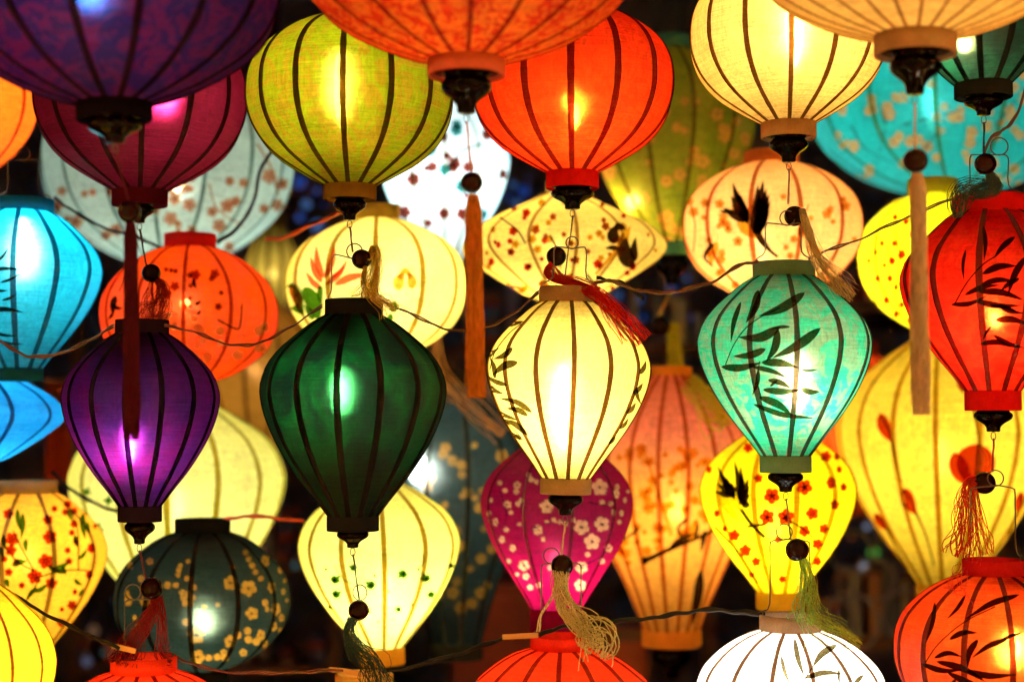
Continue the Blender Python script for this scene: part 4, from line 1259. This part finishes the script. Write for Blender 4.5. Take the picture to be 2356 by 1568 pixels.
A = lantern('moon', 'big pale yellow lantern glowing behind the purple teardrop and the blackish green one', 408, 915, 1420, 248, 'tear', 4.05,
            (.90, .86, .24), (.78, .70, .06), n=14, phase=6, rct=50, rcb=50, power=7, bulb=(0, .5), blen=3, bcol=(1, .98, .85), rib=(.34,.26,.01), ribw=13, collar=(.4, .3, .1), see=0.006, refr=0.02)
P = Painting(A)
for x, y, r in [(230, 1085, 9), (225, 1215, 11), (280, 1362, 10), (250, 1150, 9), (345, 1200, 9), (200, 1130, 8)]:
    for q in range(4):
        P.leaf('green', x, y, x + r * 1.5 * cos(q * 1.5 + x), y + r * 1.5 * sin(q * 1.5 + x), r * .45, 0)
P.build({'green': ('painted_ivy', GREEN_T)})

A = lantern('cherry_spray', 'golden yellow teardrop lantern with red cherry sprays and green leaves at the left edge', 58, 1132, 1502, 180, 'tear', 3.55,
            (.90, .50, .03), (.85, .34, .01), n=10, phase=0, rct=66, rcb=54, hct=26, hcb=28, power=5, bulb=(0, .4), blen=2, rib=(.16, .13, .10), ribw=11, collar=(.50, .36, .14), see=0.006, refr=0.02)
P = Painting(A)
for x, y, r in [(20, 1182, 13), (100, 1165, 0), (110, 1195, 12), (125, 1170, 8), (155, 1160, 10), (150, 1178, 9), (28, 1240, 17), (25, 1265, 14), (115, 1235, 17), (105, 1290, 18), (80, 1325, 18), (170, 1205, 10), (165, 1225, 8), (155, 1265, 8), (158, 1290, 9), (175, 1245, 9), (210, 1260, 13), (218, 1210, 7), (205, 1320, 12),
                (20, 1315, 10), (38, 1292, 9), (118, 1340, 14), (48, 1378, 8), (28, 1395, 13), (60, 1412, 7), (70, 1430, 8), (95, 1438, 11), (165, 1390, 12), (172, 1360, 8), (140, 1430, 11), (170, 1175, 9), (198, 1180, 6), (10, 1285, 8), (142, 1400, 6), (50, 1345, 8)]:
    if r:
        P.flower('red', x, y, r, x, sq=.7 if x > 170 else 1)
for l in [(40, 1170, 50, 1225, 6, 3), (52, 1180, 48, 1240, 6, -3), (8, 1230, 14, 1262, 6, 2), (60, 1240, 62, 1270, 6, 2), (28, 1300, 62, 1290, 8, -3), (155, 1170, 168, 1200, 5, 2), (172, 1230, 180, 1260, 6, 2), (190, 1180, 196, 1240, 7, 3), (200, 1200, 208, 1230, 5, 2), (120, 1310, 160, 1290, 7, 3), (110, 1300, 150, 1318, 6, 3),
          (85, 1350, 60, 1380, 6, 2), (14, 1330, 20, 1350, 6, 0), (150, 1320, 142, 1300, 5, 1), (180, 1285, 200, 1262, 5, 2), (80, 1360, 110, 1340, 6, 3), (40, 1400, 45, 1425, 4, 0), (170, 1330, 190, 1345, 5, 2), (0, 1255, 10, 1285, 6, 0), (180, 1370, 192, 1350, 4, 1)]:
    P.leaf('green', *l)
for pl in [[(5, 1250), (40, 1290), (78, 1312)], [(30, 1220), (55, 1270), (78, 1310)], [(160, 1170), (178, 1220), (180, 1310)], [(80, 1330), (140, 1312), (200, 1310)], [(60, 1380), (80, 1350), (90, 1330)]]:
    P.line('dark', pl, 1.8)
P.build({'red': ('painted_blossoms', RED_T), 'green': ('painted_leaves', GREEN_T), 'dark': ('painted_twigs', INK)})

A = lantern('ochre_dim', 'dim ochre lantern far back between the orange and the pale yellow ones', 585, 690, 1050, 150, 'tear', 5.3,
            (.40, .18, .02), (.35, .12, .01), n=12, rct=40, rcb=40, power=5, rib=(.1, .04, .01), ribw=8, collar=(.2, .1, .02), see=0.012, refr=0.04)
A = lantern('olive_dim', 'dim brown olive lantern far back, left of the pale yellow orchid lantern', 625, 520, 760, 62, 'tear', 5.6,
            (.26, .20, .03), (.20, .12, .01), n=12, rct=30, rcb=26, power=3, rib=(.1, .04, .01), ribw=8, collar=(.2, .1, .02), see=0.012, refr=0.04)

# ---- unseen lanterns added all round the frame to light tassels and collars from the front
rnd = random.Random(50)
FILL_SPOTS = []
for y in (1.45, 2.15):
    for z in (1.15, 1.78, 2.4):
        for sx_ in (-1, 1):
            FILL_SPOTS.append((sx_ * (.98 if y < 2 else 1.22), y, z + .1 * sx_, .23, 'added fill row beside the picture'))
for x in (-.62, 0.02, .64):
    FILL_SPOTS.append((x, 1.35, .78, .24, 'added front fill row below the picture'))
    FILL_SPOTS.append((x * 1.25, 2.15, .86, .24, 'added low fill row below the picture'))
    FILL_SPOTS.append((x, 1.2, 2.72, .25, 'added high fill row overhead'))
for x in (-1.5, -.9, -.3, .3, .9, 1.5):
    FILL_SPOTS.append((x, -1.1, 1.25 + .1 * rnd.random(), .22, 'added lower fill row behind the photographer'))
    FILL_SPOTS.append((x, -.9, 2.45 + .1 * rnd.random(), .24, 'added upper fill row behind the photographer'))
TINTS = [('honey', (.92, .60, .20), CREAM_E), ('cream', IVORY, IVORY_E), ('orange', (.92, .30, .05), (.8, .15, .02)), ('amber', (.92, .66, .14), CREAM_E), ('ivory', (.92, .80, .45), IVORY_E), ('red', (.90, .10, .02), (.8, .05, .01))]
for i, (x, y, z, r, where) in enumerate(FILL_SPOTS):
    nm, col, edge = TINTS[(i * 5 + i // 6) % 6]
    kind = ['round', 'wide', 'tear'][(i * 7) % 3]
    sx = F / 3.0
    Lh = (1.2 if kind == 'wide' else 1.7) * r
    A = lantern('side%d' % i, nm + ' lantern in the ' + where + ', hanging %s' % ['nearest', 'next along', 'in the middle', 'further on', 'beyond it', 'at the end', 'lowest', 'topmost'][(i * 3 + i // 8) % 8], 1178 + x * sx, 784 - Lh * sx / 2, 784 + Lh * sx / 2, r * sx, kind, 3.0, col, edge, n=8,
                power=FILL_POWER / PM, bulb=(0, .5), brad=.03, rib=(.3, .18, .1), fin=(45, 60), collar=CREAM_E)
    A['e'].location = (x, y, z - Lh / 2)

# ================================================================== CABLES
def cable(pts, d, r, mat, label, dz=None):
    P_ = [at(p[0], p[1], p[2] if len(p) > 2 else d) for p in pts]
    S_ = spline(P_, 8)
    c0 = Vector(S_[len(S_) // 2])
    m = MB()
    m.tube([p - c0 + Vector((0, 0, .0012 * sin(i * .9))) for i, p in enumerate(S_)], r, 7)
    m.tube([p - c0 + Vector((0, .001, .0016 + .0022 * sin(i * .55 + 1))) for i, p in enumerate(S_)], r * .8, 7)
    o = m.obj('electric_cable', mat)
    o.location = c0
    tag(o, label, 'cable', 'cables strung between the lanterns')
    return o


BR = CABLE_BROWN
cable([(-60, 750), (0, 785), (45, 812), (90, 822), (160, 806), (220, 775), (262, 750)], 2.93, .0026, BR, 'brown cable sagging from the left edge across the cyan lantern')
cable([(378, 750), (440, 762), (500, 785), (560, 796), (620, 780), (680, 745), (742, 704)], 2.92, .0018, prin('oxblood_cable', (.09, .02, .015), rough=.4), 'dark red cable between the purple and the bottle green lantern')
cable([(868, 690), (930, 715), (1000, 748), (1060, 762), (1130, 750), (1190, 715), (1240, 672)], 2.88, .0019, BR, 'brown cable from the bottle green to the pale cream bamboo lantern')
cable([(1365, 656), (1400, 645), (1440, 660), (1500, 673), (1560, 670), (1640, 648), (1700, 612), (1745, 602)], 2.82, .0026, BR, 'brown cable dipping between the pale cream and the jade lantern')
cable([(1860, 598), (1895, 580), (1960, 558), (2040, 522), (2120, 486), (2210, 452)], 2.85, .0018, BR, 'thin brown cable rising from the jade to the bright red lantern')
cable([(2400, 60), (2372, 150), (2352, 230), (2330, 280), (2300, 305), (2272, 330), (2255, 400)], 2.80, .0026, BR, 'brown cable curling down beside the blackish finial at the right edge')
K_ = CABLE_BLACK
cable([(-40, 1335), (0, 1352), (80, 1398), (160, 1440), (230, 1472), (275, 1490)], 2.90, .0032, K_, 'black cable slanting across the yellow lanterns at the lower left')
cable([(395, 1508), (440, 1525), (500, 1542), (600, 1548), (700, 1545), (790, 1540)], 3.0, .0022, prin('oxblood_cable', (.09, .02, .015), rough=.4), 'thin dark cable along the bottom left between two collars')
cable([(880, 1545), (960, 1530), (1040, 1508), (1110, 1485), (1180, 1462)], 3.0, .0034, K_, 'thick black cable rising right of the yellow collar at the bottom')
cable([(1240, 1462), (1290, 1442), (1350, 1436), (1440, 1428), (1520, 1418), (1580, 1408), (1640, 1402), (1700, 1408), (1760, 1412)], 2.88, .0034, K_, 'black cable in front of the peach lantern reaching the white one')
cable([(120, 1085), (170, 1130), (220, 1158), (290, 1182)], 3.7, .0034, K_, 'black cable over the big pale yellow lantern beside the purple tip')
cable([(515, 1196), (560, 1188), (620, 1190), (700, 1200)], 3.45, .0034, prin('orange_cable', (.55, .08, .02), rough=.4), 'orange cable leaving the blackish green lantern to the right')
cable([(500, 560), (550, 520), (585, 460), (600, 390), (640, 330)], 3.7, .0042, K_, 'black cable over the pale blossom lantern')
cable([(125, 455), (160, 480), (230, 520), (310, 545), (370, 570)], 3.6, .0030, K_, 'dark cable from the cyan collar under the crimson lantern')
cable([(610, 552), (660, 545), (710, 520), (790, 488)], 3.5, .0044, prin('orange_cable', (.55, .08, .02), rough=.4), 'orange red flex between the pale blossom and the orchid lantern')
cable([(1372, 640), (1410, 648), (1440, 655), (1480, 690)], 3.1, .0030, K_, 'short dark flex above the red yarn')

# small splinters of bamboo wedged on the collars
def stick(x0, y0, x1, y1, d, label):
    a, b = at(x0, y0, d), at(x1, y1, d)
    c = (a + b) / 2
    dx = (b - a).length
    rot = Matrix.Rotation(-math.atan2(b.z - a.z, b.x - a.x), 4, 'Y')
    m = MB().box((0, 0, 0), (dx, .006, .009), rot.to_3x3())
    m.box((dx * .1, -.004, .003), (dx * .7, .003, .004), rot.to_3x3())
    o = m.obj('bamboo_splint', wood_mat('split_bamboo', (.62, .36, .12), (.45, .22, .06)), smooth=False)
    o.location = c
    tag(o, label, 'stick', 'bamboo splints wedged by the collars')


stick(1156, 1464, 1238, 1460, 2.90, 'bamboo splint left of the bottom centre orange collar')
stick(258, 1484, 312, 1497, 2.92, 'bamboo splint above the red collar at the lower left')
stick(756, 1538, 850, 1552, 3.05, 'bamboo splint lying across the yellow collar at the bottom')

# ================================================================== THE DARK MARKET BEHIND
g = MB().box((0, 8, -.05), (30, 30, .1)).obj('ground', prin('dark_paving', (.05, .045, .04), rough=.6, ns=3, var=.5), smooth=False)
g['kind'] = 'structure'
def wall_mat():
    m, nt, out = new_mat('mottled_glow_wall')
    L = nt.links
    a = noise(nt, coords(nt), 2.2, 4, .7, .8)
    b = noise(nt, coords(nt, loc=(4, 2, 1)), 5.0, 5, .75, .4)
    c = mixc(nt, (.035, .03, .045), (.16, .09, .06), ramp(nt, a, .42, .62))
    c = mixc(nt, c, (.06, .12, .30), math_(nt, 'MULTIPLY', ramp(nt, b, .52, .66), .8))  # blue patches in the wall colour stand in for soft blue glow
    p = N(nt, 'ShaderNodeBsdfPrincipled')
    L.new(c, p.inputs['Base Color']); p.inputs['Roughness'].default_value = .6
    L.new(p.outputs[0], out.inputs[0])
    return m


WALLMAT = wall_mat()
wl = MB().box((0, 9.2, 2.0), (14, .2, 4.4)).obj('back_wall', WALLMAT, smooth=False)
tag(wl, 'dark mottled shop wall far behind all the lanterns', 'wall')

DARKWOOD = wood_mat('dark_stained_wood', (.24, .09, .035), (.10, .04, .02))


def shelf_unit(label, x0, x1, ys, d, mat, depth=.35):
    """free standing shelving: posts and shelf boards at picture heights ys"""
    a = at(x0, ys[-1], d); b = at(x1, ys[0], d)
    e = empty('market_shelf', (a.x, a.y, 0), label, 'shelf')
    w = b.x - a.x
    for xx in (0, w):
        MB().box((xx, depth / 2, (b.z) / 2), (.06, .06, b.z)).obj('post', mat, e, smooth=False)
    for y in ys:
        z = at(x0, y, d).z
        MB().box((w / 2, depth / 2, z), (w - .062, depth, .05)).obj('shelf_board', mat, e, smooth=False)
    return e


shelf_unit('brown wooden shelf rack between the cream and jade lanterns', 1040, 1640, [800, 960, 1290], 7.4, DARKWOOD)
shelf_unit('dark shelf rack behind the hoops at the lower right', 1880, 2330, [700, 1180, 1480], 6.4, DARKWOOD)

# red cabinet and curtain low in the middle
e = empty('red_cabinet', (at(1180, 1568, 6.4).x, at(1180, 1568, 6.4).y, 0), 'dark red cabinet standing low behind the magenta lantern', 'cabinet')
zt = at(1180, 1345, 6.4).z
red = prin('red_lacquer_wood', (.30, .025, .01), rough=.5, ns=8, var=.5)
MB().box((0, .2, zt / 2), (.50, .4, zt)).obj('carcass', red, e, smooth=False)
for k in (-1, 1):
    MB().box((k * .122, -.012, zt / 2), (.225, .02, zt * .9)).obj('door', red, e, smooth=False)
    MB().sphere((k * .03, -.03, zt * .55), .012, 10, 6).obj('knob', prin('brass', (.5, .3, .1), rough=.4, metal=1), e)
e = empty('red_board', (at(1445, 1568, 6.0).x, at(1445, 1568, 6.0).y, 0), 'narrow red board upright behind the peach lantern', 'board')
zt = at(1445, 1440, 6.0).z
MB().box((0, 0, zt / 2), (.14, .04, zt)).obj('plank', prin('orange_red_board', (.50, .07, .015), rough=.5, ns=8, var=.4), e, smooth=False)
MB().box((0, -.03, zt - .03), (.17, .02, .05)).obj('batten', DARKWOOD, e, smooth=False)


def banner(x, y0, y1, w, d, col, label):
    """hanging cloth with folds"""
    a, b = at(x, y0, d), at(x, y1, d)
    W_ = w * d / F
    m = MB()
    nx, nz = 24, 8
    for j in range(nz + 1):
        for i in range(nx + 1):
            u = i / nx
            m.v.append(((u - .5) * W_, .02 * sin(u * 19 + j * .15) + .012 * sin(u * 37), (a.z - b.z) * (1 - j / nz)))
    for j in range(nz):
        for i in range(nx):
            q = j * (nx + 1) + i
            m.f.append((q, q + 1, q + nx + 2, q + nx + 1))
    e = empty('cloth_banner', b, label, 'banner')
    m.obj('cloth', cloth_mat(col, .3, 'banner_cloth'), e)
    MB().tube([(-W_ * .52, 0, a.z - b.z + .006), (W_ * .52, 0, a.z - b.z + .006)], .012, 8).obj('rod', DARKWOOD, e)


banner(130, 880, 1110, 60, 5.2, (.55, .07, .015), 'rust red cloth hanging in the gap right of the blue disc lantern')
banner(1520, -140, 72, 170, 6.5, (.12, .115, .10), 'grey cloth hanging above the teal collar at the top')
banner(580, -60, 330, 120, 7.0, (.05, .02, .03), 'dark maroon cloth hanging behind the olive lantern')
banner(2040, 560, 760, 120, 7.0, (.05, .02, .02), 'dark maroon cloth in the gap left of the bright red lantern')

# unlit hoops for lantern frames heaped at the lower right
HOOP = prin('grey_cane', (.32, .26, .24), rough=.5, ns=40)
for i, (x, y, r, tl) in enumerate([(1960, 1430, 62, 8), (2090, 1415, 58, -12), (1960, 1270, 50, 20), (2010, 1330, 46, -25), (1560, 640, 40, 30), (2060, 1220, 44, 10), (1920, 1420, 40, -20)]):
    d = 5.6 + .12 * i
    c = at(x, y, d)
    R_ = r * d / F
    t_ = radians(tl)
    pts = [(R_ * cos(a), R_ * .25 * sin(a + t_), R_ * sin(a)) for a in [2 * pi * k / 40 for k in range(41)]]
    o = MB().tube(pts, .006, 6, cap=False).obj('cane_hoop', HOOP)
    o.location = c
    where = ['lying lowest beside the white lantern', 'right of the lowest hoop by the orange bamboo lantern', 'upright at mid height left of the tulip lantern tip', 'crossing the others below the tulip lantern', 'alone in the gap left of the jade lantern', 'highest of the heap right of the acid yellow lantern', 'small one nearest the green yarn'][i]
    tag(o, 'grey cane hoop ' + where, 'hoop', 'cane hoops for lantern frames')

# fairy lights far back: blue in the upper gaps, a few mixed at the lower right
def fairy(pts, d, cols, strength, label, r=.016):
    P_ = [at(x, y, d) for x, y in pts]
    c0 = P_[0]
    e = empty('fairy_lights', c0, label, 'fairy lights')
    MB().tube(spline([p - c0 + Vector((0, .03, .012)) for p in P_], 4), .004, 5).obj('wire', CABLE_BLACK, e)
    mats = [glow_mat(c, strength, 'fairy_bulb') for c in cols]
    for i, p in enumerate(P_):
        mm = MB().sphere(tuple(p - c0), r * (.35 + 1.3 * ((i * 7) % 5) / 5), 8, 5)
        mm.obj('bulb', mats[i % len(mats)], e)


BL = [(.08, .22, 1.0), (.15, .35, .9), (.05, .15, .8)]
fairy([(700, 360), (722, 385), (690, 420), (728, 440), (705, 470), (745, 470), (690, 500), (730, 520), (768, 440)], 7.9, BL, .30, 'blue fairy lights in the gap left of the olive finial', .022)
fairy([(1150, 410), (1180, 425), (1205, 440), (1170, 455), (1190, 470), (1215, 410), (1160, 385)], 8.0, BL, .25, 'blue fairy lights in the gap under the scarlet lantern', .02)
fairy([(1560, 610), (1580, 640), (1545, 665), (1570, 700), (1470, 690), (1440, 710), (1480, 730), (1420, 680), (1590, 730), (1450, 740)], 8.0, BL, .16, 'blue fairy lights between the cream and jade lanterns', .02)
fairy([(655, 620), (650, 660), (660, 700), (648, 740)], 8.0, BL, .15, 'blue fairy lights left of the orchid lantern', .02)
fairy([(1110, 690), (1090, 655), (1100, 720), (1130, 700)], 8.0, BL, .12, 'dim blue fairy lights under the saucer lantern', .02)
MX = [(1.0, .25, .04), (.5, .55, .8), (.2, .8, .1), (.8, .5, .3), (.6, .6, .7)]
fairy([(1960, 1235), (1995, 1210), (2010, 1270), (2105, 1430), (2040, 1300), (1925, 1330), (2130, 1470), (2060, 1240), (2080, 1350), (1985, 1300), (2150, 1390)], 7.2, MX, .35, 'mixed coloured fairy lights low behind the hoops', .018)
fairy([(300, 1405), (270, 1380), (215, 1450), (240, 1500), (200, 1520), (690, 1240), (680, 1300), (610, 1180)], 7.2, [(.15, .3, .3), (.3, .3, .5), (.4, .2, .1)], .25, 'dim fairy lights behind the cherry spray lantern', .02)

# goods on the market shelves, far out of focus
rnd = random.Random(33)


def goods(x0, x1, y, d, n, label):
    """boxes, rolls of silk and folded piles standing on a shelf board"""
    for k in range(n):
        c = at(x0 + (x1 - x0) * (k + .5) / n + rnd.uniform(-12, 12), y, d)
        z = c.z + .026
        w = (x1 - x0) / n * d / F * rnd.uniform(.45, .8)
        h = rnd.uniform(.08, .30)
        colr = rnd.choice([(.30, .12, .05), (.12, .10, .16), (.25, .20, .16), (.35, .06, .03), (.10, .14, .24), (.34, .26, .14), (.08, .07, .07)])
        alb = tuple(min(.8, 1.9 * v_) for v_ in colr)
        mt = prin('goods_cloth', alb, rough=.7, ns=30, var=.5)
        kind = rnd.choice(['storage_box', 'silk_roll', 'folded_pile'])
        tone = {.30: 'brown', .12: 'slate', .25: 'beige', .35: 'rust red', .10: 'dark blue', .34: 'straw coloured', .08: 'black'}[colr[0]]
        nth = ['first', 'second', 'third', 'fourth', 'fifth', 'sixth', 'seventh', 'eighth', 'ninth', 'tenth', 'eleventh', 'twelfth'][k]
        e = empty(kind, (c.x, c.y + .15, z), tone + {'storage_box': ' box', 'silk_roll': ' cloth roll', 'folded_pile': ' cloth pile'}[kind] + ', ' + nth + ' along the ' + label, {'storage_box': 'box', 'silk_roll': 'roll', 'folded_pile': 'cloth pile'}[kind], 'goods on the market shelves')
        if kind == 'storage_box':
            MB().box((0, 0, h / 2), (w, .22, h)).obj('box_body', mt, e, smooth=False)
            MB().box((0, 0, h + .012), (w * 1.04, .23, .024)).obj('lid', mt, e, smooth=False)
        elif kind == 'silk_roll':
            MB().lathe([(.02, 0), (w * .3, 0), (w * .3, h), (.02, h)], 14, close_start=True, close_end=True).obj('cloth', mt, e)
            MB().lathe([(.018, h), (.018, h + .03)], 10, close_end=True).obj('core', DARKWOOD, e)
        else:
            nn = max(2, int(h / .035))
            for q_ in range(nn):
                MB().box((rnd.uniform(-.01, .01), 0, .017 + .035 * q_), (w * rnd.uniform(.9, 1), .2, .031)).obj('folded_cloth', prin('goods_cloth', rnd.choice([(.30, .12, .05), (.12, .10, .16), (.35, .06, .03), (.10, .14, .24)]), rough=.7, ns=30, var=.5), e, smooth=False)


goods(1050, 1630, 800, 7.4, 12, 'top board of the middle rack')
goods(1050, 1630, 960, 7.4, 12, 'middle board of the middle rack')
goods(1050, 1630, 1290, 7.4, 11, 'lowest board of the middle rack')
goods(1890, 2320, 700, 6.4, 9, 'top board of the right rack')
goods(1890, 2320, 1180, 6.4, 9, 'middle board of the right rack')
goods(1890, 2320, 1480, 6.4, 9, 'bottom board of the right rack')
shelf_unit('dark shelf rack behind the bottle green lantern at the left', 150, 760, [430, 980, 1300, 1540], 7.8, DARKWOOD)
goods(160, 750, 430, 7.8, 10, 'top board of the left rack')
goods(160, 750, 980, 7.8, 10, 'second board of the left rack')
goods(160, 750, 1300, 7.8, 10, 'third board of the left rack')
goods(160, 750, 1540, 7.8, 10, 'bottom board of the left rack')
